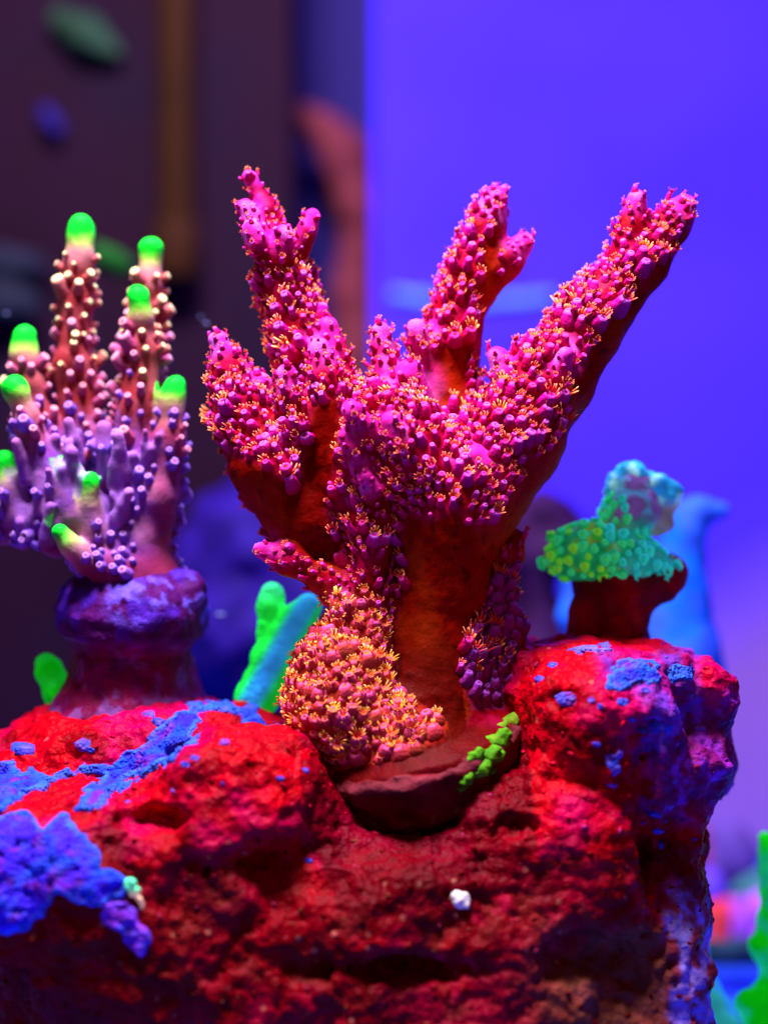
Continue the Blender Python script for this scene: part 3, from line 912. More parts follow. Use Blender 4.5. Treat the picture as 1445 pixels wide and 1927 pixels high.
# ------------------------------------------------------------------ the pink branching coral
main = [
    ('trunk', [(800, 1400, 20, 150), (802, 1335, 15, 128), (810, 1215, 15, 98), (825, 1090, 10, 88), (840, 990, 0, 100), (860, 900, 0, 108)]),
    ('trunk', [(840, 990, 0, 90), (770, 860, -10, 100), (735, 790, -20, 78)]),
    ('branch', [(885, 930, 0, 107), (960, 830, 0, 93), (1030, 720, 5, 79), (1110, 610, 10, 64), (1200, 500, 15, 50), (1265, 420, 20, 32), (1290, 386, 20, 22)]),
    ('branch', [(1190, 500, 10, 38), (1188, 435, 5, 27), (1199, 374, 0, 17)]),
    ('branch', [(830, 860, 40, 78), (840, 740, 60, 56), (852, 640, 60, 52), (883, 520, 60, 43), (913, 425, 60, 33), (931, 374, 60, 24)]),
    ('branch', [(905, 540, 55, 34), (950, 498, 45, 26), (986, 456, 40, 18)]),
    ('branch', [(650, 930, 20, 64), (603, 770, 30, 56), (567, 640, 40, 53), (535, 540, 40, 48), (522, 465, 40, 31), (498, 395, 40, 19), (470, 332, 40, 14)]),
    ('branchlet', [(510, 480, 30, 24), (478, 415, 10, 22), (462, 390, 5, 18)]),
    ('branchlet', [(515, 500, 10, 24), (484, 455, -10, 21), (474, 432, -15, 18)]),
    ('branchlet', [(555, 490, 30, 24), (578, 435, 20, 18), (588, 405, 18, 16)]),
    ('branchlet', [(530, 490, 0, 28), (532, 440, -15, 18)]),
    ('branch', [(650, 1050, 30, 56), (575, 970, 15, 72), (505, 875, 0, 72), (456, 770, 0, 48), (430, 700, 0, 32), (412, 642, 0, 19)]),
    ('branchlet', [(480, 780, 10, 34), (492, 722, 10, 22)]),
    ('branch', [(650, 900, -20, 60), (622, 790, -25, 44), (614, 710, -30, 30), (603, 652, -38, 20)]),
    ('branchlet', [(648, 740, -5, 34), (634, 670, 0, 26), (617, 612, 0, 17)]),
    ('branchlet', [(560, 800, -25, 44), (545, 745, -40, 28), (540, 706, -50, 18)]),
    ('branchlet', [(745, 770, -20, 38), (727, 690, -10, 29), (717, 624, -10, 19)]),
    ('branchlet', [(790, 780, -10, 42), (768, 705, -35, 30)]),
    ('branchlet', [(715, 860, -70, 34), (685, 805, -105, 28), (664, 772, -125, 20)]),
    ('branchlet', [(775, 890, -75, 38), (752, 840, -105, 30), (735, 790, -120, 21)]),
    ('branchlet', [(800, 680, 45, 30), (784, 616, 20, 21)]),
    ('branchlet', [(715, 955, -65, 30), (700, 925, -95, 23), (688, 898, -110, 17)]),
    ('branchlet', [(690, 880, -80, 30), (665, 845, -105, 22), (652, 820, -112, 15)]),
    ('branchlet', [(925, 905, -50, 38), (905, 875, -85, 27), (893, 856, -95, 22)]),
    ('branchlet', [(965, 740, 0, 35), (936, 670, -10, 20)]),
    ('branchlet', [(1035, 740, -40, 32), (1064, 668, -75, 18)]),
    ('stem', [(705, 1190, -40, 36), (695, 1085, -45, 30), (700, 980, -50, 44)]),
    ('branch', [(700, 1140, -40, 26), (605, 1090, -40, 25), (545, 1056, -45, 26), (492, 1036, -50, 18)]),
    ('branchlet', [(655, 1170, -60, 24), (642, 1148, -75, 17)]),
    ('encrusting_base', [(662, 1190, -40, 56), (652, 1265, -40, 88), (645, 1335, -40, 104), (640, 1370, -30, 90)]),
    ('encrusting_base', [(750, 1392, -50, 98), (690, 1375, -50, 95)]),
    ('encrusting_base', [(790, 1410, -50, 95), (870, 1395, -20, 80)]),
    ('stem', [(925, 1300, 30, 60), (932, 1200, 30, 52), (925, 1120, 40, 42), (955, 1050, 40, 24), (975, 1012, 35, 17)]),
]
allp = np.array([[*U(p[0], p[1], p[2]), p[3]] for _, c_ in main for p in c_])
f = Field((allp[:, :3] - allp[:, 3:]).min(0) - 40, (allp[:, :3] + allp[:, 3:]).max(0) + 40, 5)
segs = []
for ci, (nm, ch) in enumerate(main):
    f.chain(ch, 8 if nm == 'branchlet' else 26)
    for i in range(len(ch) - 1):
        segs.append((U(*ch[i][:3]), ch[i][3], U(*ch[i + 1][:3]), ch[i + 1][3], ci))
f.lathe(pc, plug_axis, [(-34, 196), (-26, 207), (-12, 209), (6, 196), (26, 150), (60, 110), (90, 90)], 34)
f.noise(6, 75, 2, 1); f.noise(2, 18, 5, 1)
V, Q = f.mesh(); N = vnormals(V, Q)
BARE = [
    [(765, 965), (800, 985), (860, 962), (900, 1000), (960, 985), (1000, 930), (1045, 860), (1060, 880), (1000, 995), (945, 1040), (930, 1100), (885, 1180), (868, 1260), (890, 1330), (860, 1420), (790, 1420), (835, 1360), (745, 1290), (738, 1200), (765, 1100), (757, 1010)],
    [(1330, 400), (1290, 440), (1262, 478), (1200, 545), (1130, 635), (1082, 700), (1085, 770), (1040, 850), (1010, 920), (1070, 880), (1120, 740), (1210, 620), (1290, 520)],
    [(975, 390), (935, 405), (905, 470), (900, 540), (905, 600), (880, 690), (868, 770), (800, 770), (792, 690), (835, 650), (890, 640), (950, 560), (930, 520)],
    [(420, 850), (500, 880), (560, 930), (640, 1050), (645, 1085), (520, 1020), (430, 930)],
    [(590, 765), (640, 745), (638, 850), (612, 960), (650, 1060), (600, 1070), (555, 930), (575, 850)],
    [(500, 1062), (560, 1085), (640, 1110), (640, 1130), (520, 1090)],
]


def bare(P, NN):
    q = project(P); m = np.zeros(len(P))
    for poly in BARE:
        m = np.maximum(m, sstep(-10, 10, polydist(q, poly)))
    m[NN[:, 1] > 0.35] = 0
    dn = sstep(0.35, 0.75, NN[:, 0] * 0.55 - NN[:, 2] * 0.85 + 0.1)
    return np.maximum(m, dn * 0.9)


MOUND = [(600, 1130), (690, 1100), (735, 1200), (745, 1290), (845, 1360), (830, 1395), (760, 1425), (620, 1455), (530, 1420), (505, 1260)]
RIGHTCOL = [(880, 1420), (870, 1260), (890, 1170), (930, 1100), (940, 1060), (1010, 1060), (1010, 1420)]


def zone(P):
    q = project(P)
    return inpoly(q, MOUND), inpoly(q, RIGHTCOL)


br = bare(V, N); mo, rc = zone(V); q = project(V)
ids, tt = nearest_seg(V, segs)
chain_id = np.array([s_[4] for s_ in segs])[ids]
nz = fbm(V, 60, 3, 12)
tissue = mixc((0.26, 0.000, 0.006), (0.38, 0.001, 0.045), sstep(-0.3, 0.4, nz))
brown = mixc((0.24, 0.003, 0.000), (0.30, 0.020, 0.000), sstep(-0.1, 0.5, fbm(V, 130, 2, 15)))
rec = np.maximum(sstep(-12, 12, polydist(q, BARE[4])), sstep(-12, 12, polydist(q, BARE[3])) * 0.5)
brown = mixc(brown, (0.17, 0.001, 0.000), rec)
c = mixc(tissue, brown, br)
# tips of branches carry fresh pink-lilac tissue
tipc = np.zeros(len(V))
for nm, ch in main:
    if nm in ('branch', 'branchlet'):
        tp = U(*ch[-1][:3]); d = np.linalg.norm(V - tp, axis=1)
        tipc = np.maximum(tipc, 1 - sstep(ch[-1][3] * 0.9, ch[-1][3] * 3.0, d))
c = mixc(c, mixc((0.78, 0.02, 0.42), (0.62, 0.12, 0.72), sstep(-0.1, 0.5, nz)), tipc * 0.9)
c = mixc(c, (0.36, 0.03, 0.01), mo * 0.8 * (1 - br))
c = mixc(c, mixc((0.20, 0.01, 0.10), (0.24, 0.02, 0.36), sstep(-0.2, 0.3, nz)), rc * (q[:, 1] < 1335) * (1 - br) * 0.9)
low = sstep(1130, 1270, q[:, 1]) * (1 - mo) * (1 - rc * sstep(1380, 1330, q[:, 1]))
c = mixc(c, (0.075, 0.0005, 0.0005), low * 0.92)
hh_ = (V - pc) @ ax; rr_ = np.linalg.norm((V - pc) - hh_[:, None] * ax, axis=1)
c = mixc(c, (0.20, 0.035, 0.05), sstep(200, 207, rr_) * sstep(-30, -22, hh_) * sstep(-8, -16, hh_) * 0.8)
# small dark pits
c = c * (1 - 0.5 * sstep(0.45, 0.62, perlin(V, 17, 77)) * br)[:, None]
cb = U(790, 1400, 0)
coral = thing('branching_coral', cb, 'magenta-pink branching coral with orange polyps at the centre of the picture', 'coral')
fl = chain_id[Q[:, 0]]
for ci, (nm, ch) in enumerate(main):
    pass
merge = {}
for ci, (nm, ch) in enumerate(main):
    merge[ci] = nm if nm in ('trunk', 'encrusting_base') else (nm, ci)
keys = []
for ci in range(len(main)):
    if merge[ci] not in keys: keys.append(merge[ci])
for key in keys:
    cis = [ci for ci in range(len(main)) if merge[ci] == key]
    fk = Q[np.isin(fl, cis)]
    if len(fk) == 0: continue
    used = np.unique(fk); mp = np.full(len(V), -1); mp[used] = np.arange(len(used))
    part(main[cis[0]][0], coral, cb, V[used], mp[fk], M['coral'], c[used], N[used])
cbvh = BVHTree.FromPolygons([tuple(v) for v in V], [tuple(x) for x in Q])
TIPS = [U(*ch[-1][:3]) for nm, ch in main if nm in ('branch', 'branchlet')]
TIPR = [ch[-1][3] for nm, ch in main if nm in ('branch', 'branchlet')]


def rad(P, NN):
    b = bare(P, NN); mo, rc = zone(P)
    r = np.full(len(P), 17.0) * (1 + 0.5 * perlin(P, 45, 3))
    r[mo] = 16.5; r[rc] = 18
    r[NN[:, 1] > 0.45] = 34
    for t, tr in zip(TIPS, TIPR):
        d = np.linalg.norm(P - t, axis=1); r[d < tr * 0.95] = 999
    r[(b + 0.45 * perlin(P, 34, 91) > 0.5)] = 999
    r[(b > 0.2)] *= 1.25
    q = project(P)
    r[(q[:, 1] > 1395) & ~mo] = 999
    r[q[:, 1] > 1435] = 999
    r[rc & (q[:, 1] > 1325)] = 999
    r[(q[:, 0] > 840) & (q[:, 1] > 1300) & ~rc] = 999
    return r


SP, SN, SR = scatter(V, Q, N, rad, 34000, 3)
ids, tt = nearest_seg(SP, segs)
TN = np.array([(segs[i][2] - segs[i][0]) / max(np.linalg.norm(segs[i][2] - segs[i][0]), 1e-6) for i in ids])
TN = TN + np.array([-0.15, 0, 0.45])
mo, rc = zone(SP)
TN[mo] = np.array([-0.1, -0.25, 0.9])
TN[rc] = np.array([0.1, 0, 1.0])
r_ = np.random.default_rng(9)
FR = frames(SP, SN, TN, r_)
pink = [(0.30, 0.000, 0.012), (0.62, 0.003, 0.20), (0.86, 0.06, 0.62), (0.55, 0.01, 0.08)]  # third tone: paler rim tissue, also standing in for a rim glow
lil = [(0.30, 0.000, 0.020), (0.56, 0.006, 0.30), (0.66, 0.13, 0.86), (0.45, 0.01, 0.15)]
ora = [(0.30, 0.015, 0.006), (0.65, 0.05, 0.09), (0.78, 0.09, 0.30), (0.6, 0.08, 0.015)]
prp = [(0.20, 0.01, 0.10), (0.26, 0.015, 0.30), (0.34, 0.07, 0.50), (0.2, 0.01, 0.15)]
pcol = [(0.55, 0.03, 0.02), (0.88, 0.11, 0.04), (0.95, 0.32, 0.15)]
pcol2 = [(0.70, 0.09, 0.008), (0.92, 0.26, 0.02), (0.95, 0.50, 0.13)]
variants = {}
for nm, cl, Ls, Rs, nv, pc_ in (('pink', pink, (16, 23), (6.5, 10), 5, pcol), ('lilac', lil, (16, 24), (6.5, 10.5), 5, pcol), ('orange', ora, (11, 17), (7, 12.5), 7, pcol2), ('purple', prp, (13, 20), (7, 9), 3, pcol)):
    for k in range(nv):
        L_ = r_.uniform(*Ls); R_ = r_.uniform(*Rs)
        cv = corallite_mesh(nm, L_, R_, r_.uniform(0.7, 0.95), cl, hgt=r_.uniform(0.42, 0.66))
        nt_ = int(r_.integers(8, 13))
        pv = polyp_mesh(cv[3], cv[4], nt_, r_.uniform(9, 13) if nm == 'orange' else r_.uniform(9, 13), r_.uniform(1.9, 2.6), r_.uniform(0.3, 0.85) if nm == 'orange' else r_.uniform(0.3, 0.6), pc_, r_, full=(nm == 'orange' and k % 2 == 0))
        variants[f'{nm}{k}'] = (cv, pv)
recs = []
for i in range(len(SP)):
    s_ = float(np.clip(SR[i] / 17.0, 0.65, 1.4)) * r_.uniform(0.62, 1.25)
    if mo[i]:
        v = f'orange{r_.integers(7)}'; s_ = r_.uniform(0.55, 1.3); pol = r_.random() < 0.86
    elif rc[i]:
        v = f'purple{r_.integers(3)}'; pol = r_.random() < 0.45; s_ *= 1.2
    else:
        v = ('pink' if r_.random() < 0.55 else 'lilac') + str(r_.integers(5)); pol = r_.random() < 0.78
        lr = segs[ids[i]][1] * (1 - tt[i]) + segs[ids[i]][3] * tt[i]
        s_ *= float(np.clip(lr / 42, 0.5, 1.0))
    recs.append((SP[i], FR[i], s_, v, pol))
print('main corallites', len(recs), add_pieces(coral, cb, recs, variants, M['corallite'], M['polyp'], cbvh, 300, ('small_corallites', 'small_polyps')))

# ------------------------------------------------------------------ the green-tipped coral and its plug
lp = U(250, 1110, 150)
f = Field(lp - 330, lp + 330, 7)
f.lathe(lp, (0.03, -0.10, 1), [(-260, 172), (-190, 132), (-115, 112), (-96, 126), (-80, 148), (-40, 153), (0, 140), (40, 105), (62, 60)], 12)
f.ell((355, 1110, 120), (45, 40, 45), 20)
f.noise(9, 80, 3, 3); f.noise(4, 24, 5, 1)
V, Q = f.mesh(); q = project(V)
nz = fbm(V, 70, 3, 8); n2 = fbm(V, 36, 3, 28)
c = mixc((0.06, 0.002, 0.09), (0.06, 0.010, 0.34), sstep(-0.1, 0.35, nz))
c = mixc(c, (0.13, 0.07, 0.68), sstep(0.05, 0.35, n2) * sstep(1060, 1110, q[:, 1]) * (1 - sstep(1150, 1190, q[:, 1])) * sstep(180, 230, q[:, 0]))
c = mixc(c, (0.15, 0.002, 0.025), sstep(1200, 1240, q[:, 1] + 20 * nz) * 0.8)
c = mixc(c, (0.16, 0.06, 0.28), sstep(0.2, 0.4, n2) * sstep(1200, 1240, q[:, 1]) * 0.6)
lb = lp - np.array([0, 0, 230])
o = part('frag_plug', None, lb, V, Q, M['plug'], c)
tag(o, 'purple crusted round plug carrying the green-tipped coral', 'plug')

left = [
    ('branch', [(205, 1000, 170, 62), (160, 830, 170, 44), (138, 690, 170, 38), (143, 570, 170, 30), (150, 490, 170, 27), (152, 430, 170, 26)], 1),
    ('branch', [(262, 900, 190, 44), (272, 760, 190, 36), (276, 620, 190, 30), (281, 540, 190, 25), (284, 466, 190, 24)], 1),
    ('branch', [(255, 930, 130, 52), (262, 780, 130, 42), (268, 660, 130, 33), (264, 600, 120, 23), (261, 558, 112, 21)], 1),
    ('branch', [(140, 960, 150, 62), (85, 820, 150, 36), (55, 730, 150, 28), (47, 670, 150, 25), (46, 632, 150, 23)], 1),
    ('branch', [(150, 960, 100, 56), (90, 880, 90, 32), (55, 800, 80, 26), (30, 735, 70, 21), (25, 726, 70, 20)], 1),
    ('branch', [(265, 1040, 130, 56), (300, 930, 110, 40), (318, 830, 100, 30), (325, 760, 100, 22), (328, 726, 100, 21)], 1),
    ('branch', [(110, 990, 120, 60), (45, 970, 100, 34), (22, 920, 90, 26), (8, 868, 85, 21)], 1),
    ('branchlet', [(175, 1010, 80, 32), (170, 950, 60, 20), (169, 906, 50, 17)], 0.8),
    ('branchlet', [(225, 1075, 80, 42), (165, 1058, 50, 26), (128, 1020, 30, 20), (113, 1000, 25, 17)], 0.8),
    ('branchlet', [(205, 900, 110, 26), (197, 840, 95, 19), (196, 806, 90, 17)], 0.25),
    ('branchlet', [(130, 950, 90, 26), (122, 905, 75, 15), (119, 884, 70, 13)], 0.45),
    ('branchlet', [(85, 960, 80, 26), (78, 920, 70, 18), (76, 895, 65, 15)], 0.2),
    ('trunk', [(250, 1150, 150, 122), (248, 1100, 145, 98), (230, 1030, 145, 74), (190, 970, 150, 62)]),
    ('trunk', [(200, 1010, 140, 60), (110, 990, 130, 44), (-20, 985, 130, 40), (-90, 975, 130, 36)]),
    ('branch', [(-90, 975, 130, 36), (-80, 880, 120, 30), (-70, 780, 120, 24), (-66, 720, 120, 20)], 1),
]
rl = np.random.default_rng(31)
for k in range(34):      # short side tubes crowding the middle of the colony
    bx_ = rl.uniform(40, 300); by_ = rl.uniform(860, 1030); bd_ = rl.uniform(60, 100)
    if bx_ > 255 and by_ > 900: continue
    dx_ = (bx_ - 190) * 0.12 + rl.normal() * 12; ln_ = rl.uniform(34, 74); rr_ = rl.uniform(7, 11.5)
    left.append(('branchlet', [(bx_, by_, bd_, rr_ * 1.6), (bx_ + dx_ * 0.5, by_ - ln_ * 0.55, bd_ - 14, rr_ * 1.05), (bx_ + dx_, by_ - ln_, bd_ - 24, rr_)], float(rl.choice([0.1, 0.15, 0.35]))))
allp = np.array([[*U(p[0], p[1], p[2]), p[3]] for e in left for p in e[1]])
f = Field((allp[:, :3] - allp[:, 3:]).min(0) - 40, (allp[:, :3] + allp[:, 3:]).max(0) + 40, 5)
segs = []
for ci, e in enumerate(left):
    ch = e[1]; f.chain(ch, 6 if e[0] == 'branchlet' else 20)
    for i in range(len(ch) - 1):
        segs.append((U(*ch[i][:3]), ch[i][3], U(*ch[i + 1][:3]), ch[i + 1][3], ci))
f.noise(4, 60, 2, 2)
V, Q = f.mesh(); N = vnormals(V, Q); q = project(V)
ids, tt = nearest_seg(V, segs); chain_id = np.array([s_[4] for s_ in segs])[ids]
nz = fbm(V, 55, 3, 18)
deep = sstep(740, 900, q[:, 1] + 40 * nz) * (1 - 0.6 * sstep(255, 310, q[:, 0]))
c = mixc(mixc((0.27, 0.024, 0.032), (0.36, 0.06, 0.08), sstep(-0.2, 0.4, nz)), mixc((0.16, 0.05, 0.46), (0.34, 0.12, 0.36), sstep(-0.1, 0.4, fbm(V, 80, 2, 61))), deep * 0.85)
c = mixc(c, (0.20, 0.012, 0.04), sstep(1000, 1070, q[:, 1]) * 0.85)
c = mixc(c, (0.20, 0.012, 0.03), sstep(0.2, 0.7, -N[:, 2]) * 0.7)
tl = np.full(len(V), 99.0)
for e in left:
    if e[0] == 'trunk': continue
    ch = e[1]; tp = U(*ch[-1][:3]); pv_ = U(*ch[-2][:3]); dr = (tp - pv_) / np.linalg.norm(tp - pv_); rr = ch[-1][3]
    off = V - tp; al = off @ dr; side = np.linalg.norm(off - al[:, None] * dr, axis=1)
    near = (side < rr * 1.8) & (al > -120) & (al < rr * 2)
    al = al + 7 * perlin(V, 20, 8)
    g = sstep(-30 * e[2] - 8, 6, al) * (e[2] if e[2] > 0.4 else 0)     # neon green cap
    w = sstep(-105, -25, al) * min(1, e[2] + 0.3)
    young = (0.52, 0.66, 0.10) if e[2] > 0.4 else (0.36, 0.14, 0.56)
    cc = mixc(c, mixc((0.50, 0.22, 0.26) if e[2] > 0.4 else (0.30, 0.12, 0.50), young, sstep(-55, -12, al)), w * (0.8 if e[2] > 0.4 else 1.0))
    cc = mixc(cc, (0.006, 0.86, 0.03), np.clip(g * 1.4, 0, 1))
    c = np.where(near[:, None], cc, c)
lcb = U(240, 1110, 140)
lcoral = thing('branching_coral', lcb, 'purple branching coral with neon green finger tips at the edge of the picture', 'coral')
fl = chain_id[Q[:, 0]]
done_trunk = False
for ci, e in enumerate(left):
    if e[0] == 'trunk':
        if done_trunk: continue
        done_trunk = True; cis = [k for k, x in enumerate(left) if x[0] == 'trunk']
    else: cis = [ci]
    fk = Q[np.isin(fl, cis)]
    if len(fk) == 0: continue
    used = np.unique(fk); mp = np.full(len(V), -1); mp[used] = np.arange(len(used))
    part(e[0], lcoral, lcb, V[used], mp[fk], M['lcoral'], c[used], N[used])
lbvh = BVHTree.FromPolygons([tuple(v) for v in V], [tuple(x) for x in Q])
LT = [(U(*e[1][-1][:3]), e[2]) for e in left if e[0] != 'trunk']


def lrad(P, NN):
    q = project(P)
    r = np.where(q[:, 1] > 780, 21.0, 25.0) * (1 + 0.6 * perlin(P, 40, 4))
    for t, s_ in LT:
        r[np.linalg.norm(P - t, axis=1) < (62 if s_ > 0.5 else 34)] = 999
    r[q[:, 1] > 1085] = 999
    r[NN[:, 2] < -0.45] = 999
    r[(q[:, 0] > 262) & (q[:, 1] > 880) & (NN[:, 1] < -0.1) & (NN[:, 0] > -0.3)] = 999
    r[q[:, 0] < -110] = 999
    return r


SP, SN, SR = scatter(V, Q, N, lrad, 16000, 5)
ids, tt = nearest_seg(SP, segs)
TN = np.array([(segs[i][2] - segs[i][0]) / max(np.linalg.norm(segs[i][2] - segs[i][0]), 1e-6) for i in ids]) + np.array([0, -0.1, 0.3])
FR = frames(SP, SN, TN, r_)
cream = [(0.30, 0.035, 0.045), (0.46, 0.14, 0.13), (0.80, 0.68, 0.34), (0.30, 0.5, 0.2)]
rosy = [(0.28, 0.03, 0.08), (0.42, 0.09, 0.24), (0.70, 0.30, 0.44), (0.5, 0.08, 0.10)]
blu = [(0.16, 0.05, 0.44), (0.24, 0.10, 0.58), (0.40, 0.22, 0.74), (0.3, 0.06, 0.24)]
lv = {}
for nm, cl, nv in (('cream', cream, 3), ('rosy', rosy, 3), ('blue', blu, 4)):
    for k in range(nv):
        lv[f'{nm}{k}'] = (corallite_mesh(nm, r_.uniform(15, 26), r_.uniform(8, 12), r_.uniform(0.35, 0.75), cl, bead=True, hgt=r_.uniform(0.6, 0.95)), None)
recs = []
for i in range(len(SP)):
    y = project(SP[i:i + 1])[0][1] + r_.normal() * 60
    v = ('cream' if y < 650 else ('rosy' if y < 800 else 'blue'))
    v += str(r_.integers(3))
    recs.append((SP[i], FR[i], r_.choice([0.6, 0.75, 0.9, 1.1, 1.4], p=[.25, .3, .25, .15, .05]) * (0.95 if y > 800 else 1.0), v, False))
print('left corallites', len(recs), add_pieces(lcoral, lcb, recs, lv, M['lcorallite'], M['polyp'], lbvh, 300, ('small_corallites', 'small_polyps')))

# ------------------------------------------------------------------ neon fingers
def gcol(V, N):
    return mixc((0.003, 0.74, 0.004), (0.01, 0.74, 0.05), sstep(-0.1, 0.6, N[:, 2] * 0.3 + 0.5 * perlin(V, 30, 2)))


blob('coral_finger', [[(130, 1345, 190, 26), (112, 1305, 190, 29), (92, 1262, 190, 26), (85, 1248, 190, 20)]], None,
     'single stubby neon green finger standing on the back slope of the rock', 'coral', h=5, k=12, amp=3, scale=26, material=M['neon'], colfn=gcol)


def forkcol(V, N):
    q = project(V)
    a = np.array([490, 1300.]); b = np.array([585, 1135.]); ab = b - a
    s_ = ((q - a)[:, 0] * ab[1] - (q - a)[:, 1] * ab[0]) / np.linalg.norm(ab)
    cy = sstep(26, 8, np.abs(s_ - 4)) * sstep(1120, 1150, q[:, 1]) if False else (1 - sstep(8, 30, np.abs(s_ - 6)))
    c = mixc((0.01, 0.90, 0.05), (0.03, 0.42, 0.98), cy)
    return mixc(c, (0.05, 0.72, 0.35), (1 - sstep(1100, 1150, q[:, 1])) * 0.6)


blob('forked_coral', [[(485, 1310, 170, 46), (520, 1240, 170, 40), (560, 1165, 165, 34), (580, 1140, 160, 26)], [(508, 1215, 185, 26), (507, 1140, 185, 24), (512, 1116, 185, 22)], [(500, 1240, 160, 30), (520, 1300, 150, 22)]],
     None, 'short forked coral in neon green and sky blue behind the orange-polyped mound', 'coral', h=5, k=14, amp=4, scale=40, material=M['neon'], colfn=forkcol)

# ------------------------------------------------------------------ honeycomb coral on its red stem
sb = U(1150, 1240, 160)
stemcol = lambda V, N: mixc(mixc((0.16, 0.006, 0.02), (0.26, 0.004, 0.01), sstep(-0.2, 0.4, fbm(V, 60, 3, 5))), (0.5, 0.004, 0.02), sstep(1130, 1080, project(V)[:, 0]) * sstep(1110, 1150, project(V)[:, 1]))
blob('rock_pillar', [[(1140, 1260, 160, 90), (1142, 1180, 160, 74), (1150, 1120, 160, 72), (1145, 1085, 160, 64)], [(1160, 1090, 160, 55), (1240, 1085, 165, 44)], [(1200, 1110, 160, 40), (1258, 1085, 165, 34)]],
     None, 'dark red stem and ledge carrying the turquoise honeycomb coral', 'rock', h=6, k=24, amp=8, scale=50, material=M['plug'], colfn=stemcol)
hb = U(1150, 1085, 150)
honey = thing('honeycomb_coral', hb, 'turquoise and yellow-green honeycomb coral with a jagged pale cap on a dark red stem', 'coral')
f = Field(hb - np.array([220, 170, 80]), hb + np.array([220, 190, 330]), 5)
f.ell((1110, 1040, 130), (92, 60, 62), 20); f.ell((1180, 1050, 135), (70, 46, 56), 20); f.chain([(1180, 1050, 140, 40), (1250, 1072, 150, 26)], 16)
f.chain([(1165, 1010, 160, 46), (1190, 960, 165, 50), (1195, 920, 170, 40)], 24)
f.noise(9, 45, 4, 2)
V, Q = f.mesh(); N = vnormals(V, Q); q = project(V)
nz = fbm(V, 40, 3, 3)
up = sstep(1000, 960, q[:, 1] + 20 * nz)
c = mixc(mixc((0.01, 0.34, 0.12), (0.14, 0.34, 0.02), sstep(0, 0.4, nz)), (0.01, 0.36, 0.36), sstep(1150, 1210, q[:, 0] + 30 * nz) * 0.8)
c = mixc(c, mixc((0.16, 0.08, 0.30), (0.08, 0.32, 0.50), sstep(0, 0.4, nz)), up)
part('coral_head', honey, hb, V, Q, M['honey'], c, N)
hbvh = BVHTree.FromPolygons([tuple(v) for v in V], [tuple(x) for x in Q])
HV, HQ, HN = V, Q, N
f = Field(U(1090, 1010, 60) - 10, U(1330, 850, 300) + 10, 5)
f.chain([(1150, 925, 160, 16), (1160, 902, 160, 18), (1180, 890, 165, 20), (1195, 888, 165, 20)], 12)
f.chain([(1190, 890, 165, 20), (1230, 908, 165, 22), (1268, 922, 165, 18)], 12)
f.chain([(1225, 915, 175, 26), (1262, 935, 175, 20), (1240, 990, 175, 22)], 12)
f.noise(7, 28, 6, 2)
V, Q = f.mesh(); nz = fbm(V, 30, 2, 3); N = vnormals(V, Q)
c = mixc((0.02, 0.34, 0.72), (0.24, 0.66, 0.70), sstep(0.0, 0.4, nz))
c = mixc(c, (0.22, 0.12, 0.12), sstep(935, 960, project(V)[:, 1]) * 0.8)
part('jagged_cap', honey, hb, V, Q, M['honey'], c)


def hrad(P, NN):
    q = project(P); r = np.full(len(P), 18.0) * (1 + 0.3 * perlin(P, 40, 2))
    r[(q[:, 1] < 935) | (NN[:, 1] > 0.5) | (NN[:, 2] < -0.75)] = 999
    r[(q[:, 1] < 1000) & (q[:, 0] > 1180)] = 999
    return r


SP, SN, SR = scatter(HV, HQ, HN, hrad, 5000, 8)


def cup_mesh(R, H, cols, n=10):
    prof = [(1.2, -0.3, 0), (1.12, 0.5, 0), (0.95, 1.0, 1), (0.75, 0.95, 1), (0.5, 0.35, 2), (0.15, 0.15, 2)]
    V = []; C = []; F = []
    for r, h, ci in prof:
        for k in range(n):
            an = 2 * math.pi * k / n; w = 1 + 0.12 * math.sin(3 * an + R)
            V.append((R * r * w * math.cos(an), R * r * w * math.sin(an), H * h)); C.append(cols[ci])
    for i in range(len(prof) - 1):
        for k in range(n):
            F.append((i * n + k, i * n + (k + 1) % n, (i + 1) * n + (k + 1) % n, (i + 1) * n + k))
    F.append(tuple(range((len(prof) - 1) * n, len(prof) * n)))
    return np.array(V), F, np.array(C)


cups = []
for cl in ([(0.01, 0.46, 0.14), (0.03, 0.86, 0.34), (0.05, 0.62, 0.18)], [(0.01, 0.46, 0.40), (0.03, 0.80, 0.68), (0.02, 0.58, 0.44)], [(0.02, 0.50, 0.04), (0.16, 0.84, 0.08), (0.22, 0.62, 0.03)]):
    for R_ in (8, 10.5):
        V_, F_, C_ = cup_mesh(R_, 8, cl); me = raw_mesh('honeycomb_cup', V_ * S, F_, C_); me.materials.append(M['honey']); cups.append(me)
for i, (p, R) in enumerate(zip(SP, frames(SP, SN, np.tile((0, 0, 1.0), (len(SP), 1)), r_))):
    x = project(np.array([p]))[0][0] + r_.normal() * 25
    gi = 1 if x > 1165 else (2 if x < 1120 and r_.random() < 0.6 else 0)
    o = bpy.data.objects.new('cup', cups[gi * 2 + int(r_.integers(2))]); COL.objects.link(o); o.parent = honey
    o.location = Vector(p - hb) * S; o.rotation_euler = Matrix(R.tolist()).to_euler(); s_ = r_.uniform(0.75, 1.1); o.scale = (s_ * 1.1, s_ * 0.9, s_)

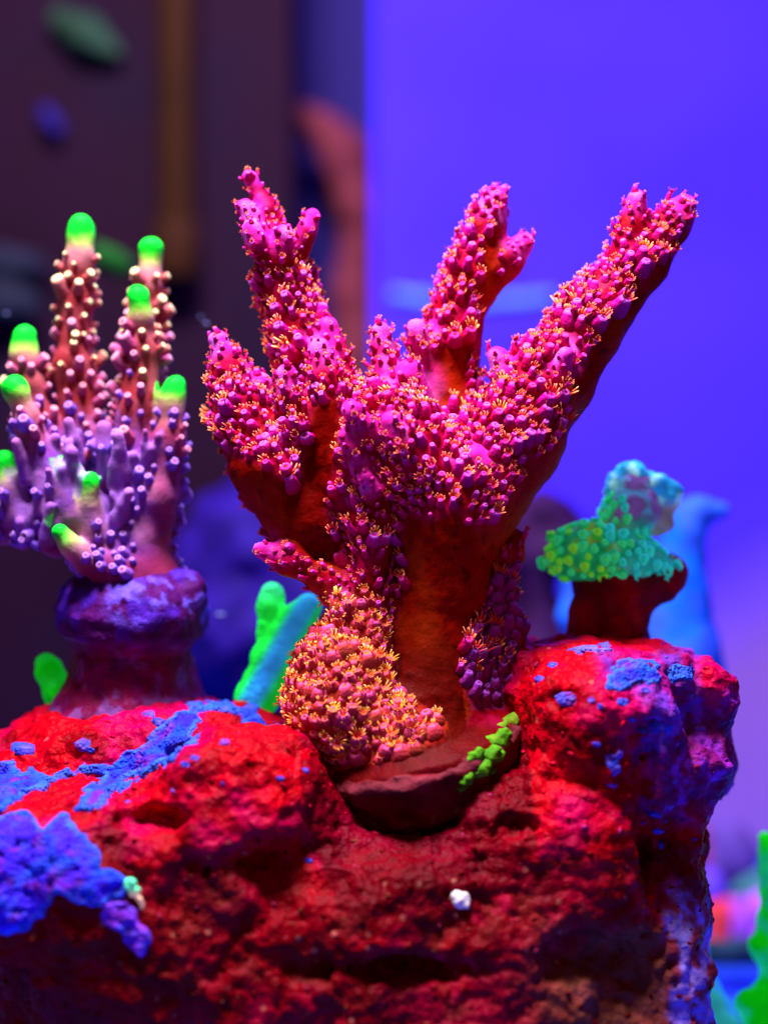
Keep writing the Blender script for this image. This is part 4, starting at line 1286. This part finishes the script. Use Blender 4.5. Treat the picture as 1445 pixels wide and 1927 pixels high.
# blue vase-shaped coral farther back
blob('vase_coral', [[(1262, 962, 700, 20), (1360, 958, 700, 16)], [(1310, 965, 700, 34), (1285, 1010, 700, 44), (1280, 1080, 700, 54), (1270, 1160, 700, 78), (1265, 1250, 700, 110), (1260, 1330, 700, 120)],
                     [(1080, 1090, 700, 32), (1090, 1160, 700, 44), (1150, 1280, 700, 80)]],
     None, 'bright blue vase-shaped coral blurred behind the red stem', 'coral', h=10, k=40, amp=8, scale=90, material=M['blue'],
     colfn=lambda V, N: mixc((0.004, 0.10, 0.75), (0.02, 0.08, 0.70), sstep(-0.2, 0.4, fbm(V, 90, 2, 2))))

# neon green knobbly coral at the lower corner, and the teal stalk beside it
blob('knobbly_coral', [[(1475, 1600, 330, 42), (1480, 1680, 330, 50), (1475, 1740, 330, 52), (1462, 1785, 330, 48), (1490, 1850, 330, 54), (1445, 1905, 330, 56), (1440, 1990, 330, 70), (1450, 2060, 330, 60)],
                        [(1440, 1575, 330, 14), (1455, 1640, 330, 30)], [(1425, 1780, 310, 22), (1450, 1790, 330, 30)], [(1405, 1885, 300, 26), (1440, 1895, 320, 36)], [(1420, 1920, 300, 26), (1440, 1940, 330, 40)]],
     None, 'neon green knobbly coral rising at the lower corner beside the rock', 'coral', h=6, k=14, amp=5, scale=34, material=M['neon'],
     colfn=lambda V, N: mixc((0.002, 0.80, 0.004), (0.01, 0.72, 0.22), sstep(0.15, 0.6, -N[:, 0] * 0.5 - N[:, 2] * 0.6 + 0.4 * perlin(V, 40, 3))))
blob('coral_stalk', [[(1322, 1740, 330, 9), (1322, 1820, 330, 13), (1336, 1860, 320, 22), (1372, 1925, 310, 26), (1410, 1990, 300, 30), (1425, 2060, 300, 34)]],
     None, 'slanting teal stalk between the rock edge and the neon green coral', 'coral', h=6, k=14, amp=3, scale=40, material=M['neon'],
     colfn=lambda V, N: mixc((0.04, 0.62, 0.40), (0.04, 0.40, 0.90), sstep(0.0, 0.6, N[:, 0] + 0.3 * perlin(V, 40, 2))))

# a few specks of detritus drifting in the water behind the corals
items = []
for px, py, d, r_s in [(388, 608, 420, 3.5), (415, 1157, 500, 6), (378, 596, 500, 2.5), (12, 590, 500, 3.5)]:
    V_ = []; F_ = []
    for k in range(8):
        an = 2 * math.pi * k / 8
        V_.append((r_s * 1.9 * math.cos(an) * rl.uniform(0.7, 1.2), rl.uniform(-1, 1), r_s * 0.6 * math.sin(an) * rl.uniform(0.7, 1.2)))
    V_ += [(0, -r_s * 0.5, 0), (0, r_s * 0.5, 0)]
    for k in range(8): F_ += [(k, (k + 1) % 8, 8), ((k + 1) % 8, k, 9)]
    items.append((np.array(V_), F_, np.tile((0.16, 0.18, 0.4), (10, 1)), np.eye(3), U(px, py, d), 1.0))
V, F, C = joined(items)
o = part('drifting_specks', None, V.mean(0), V, F, M['far'], C, kind='stuff')
tag(o, 'tiny pale specks drifting in the water behind the corals', 'specks')
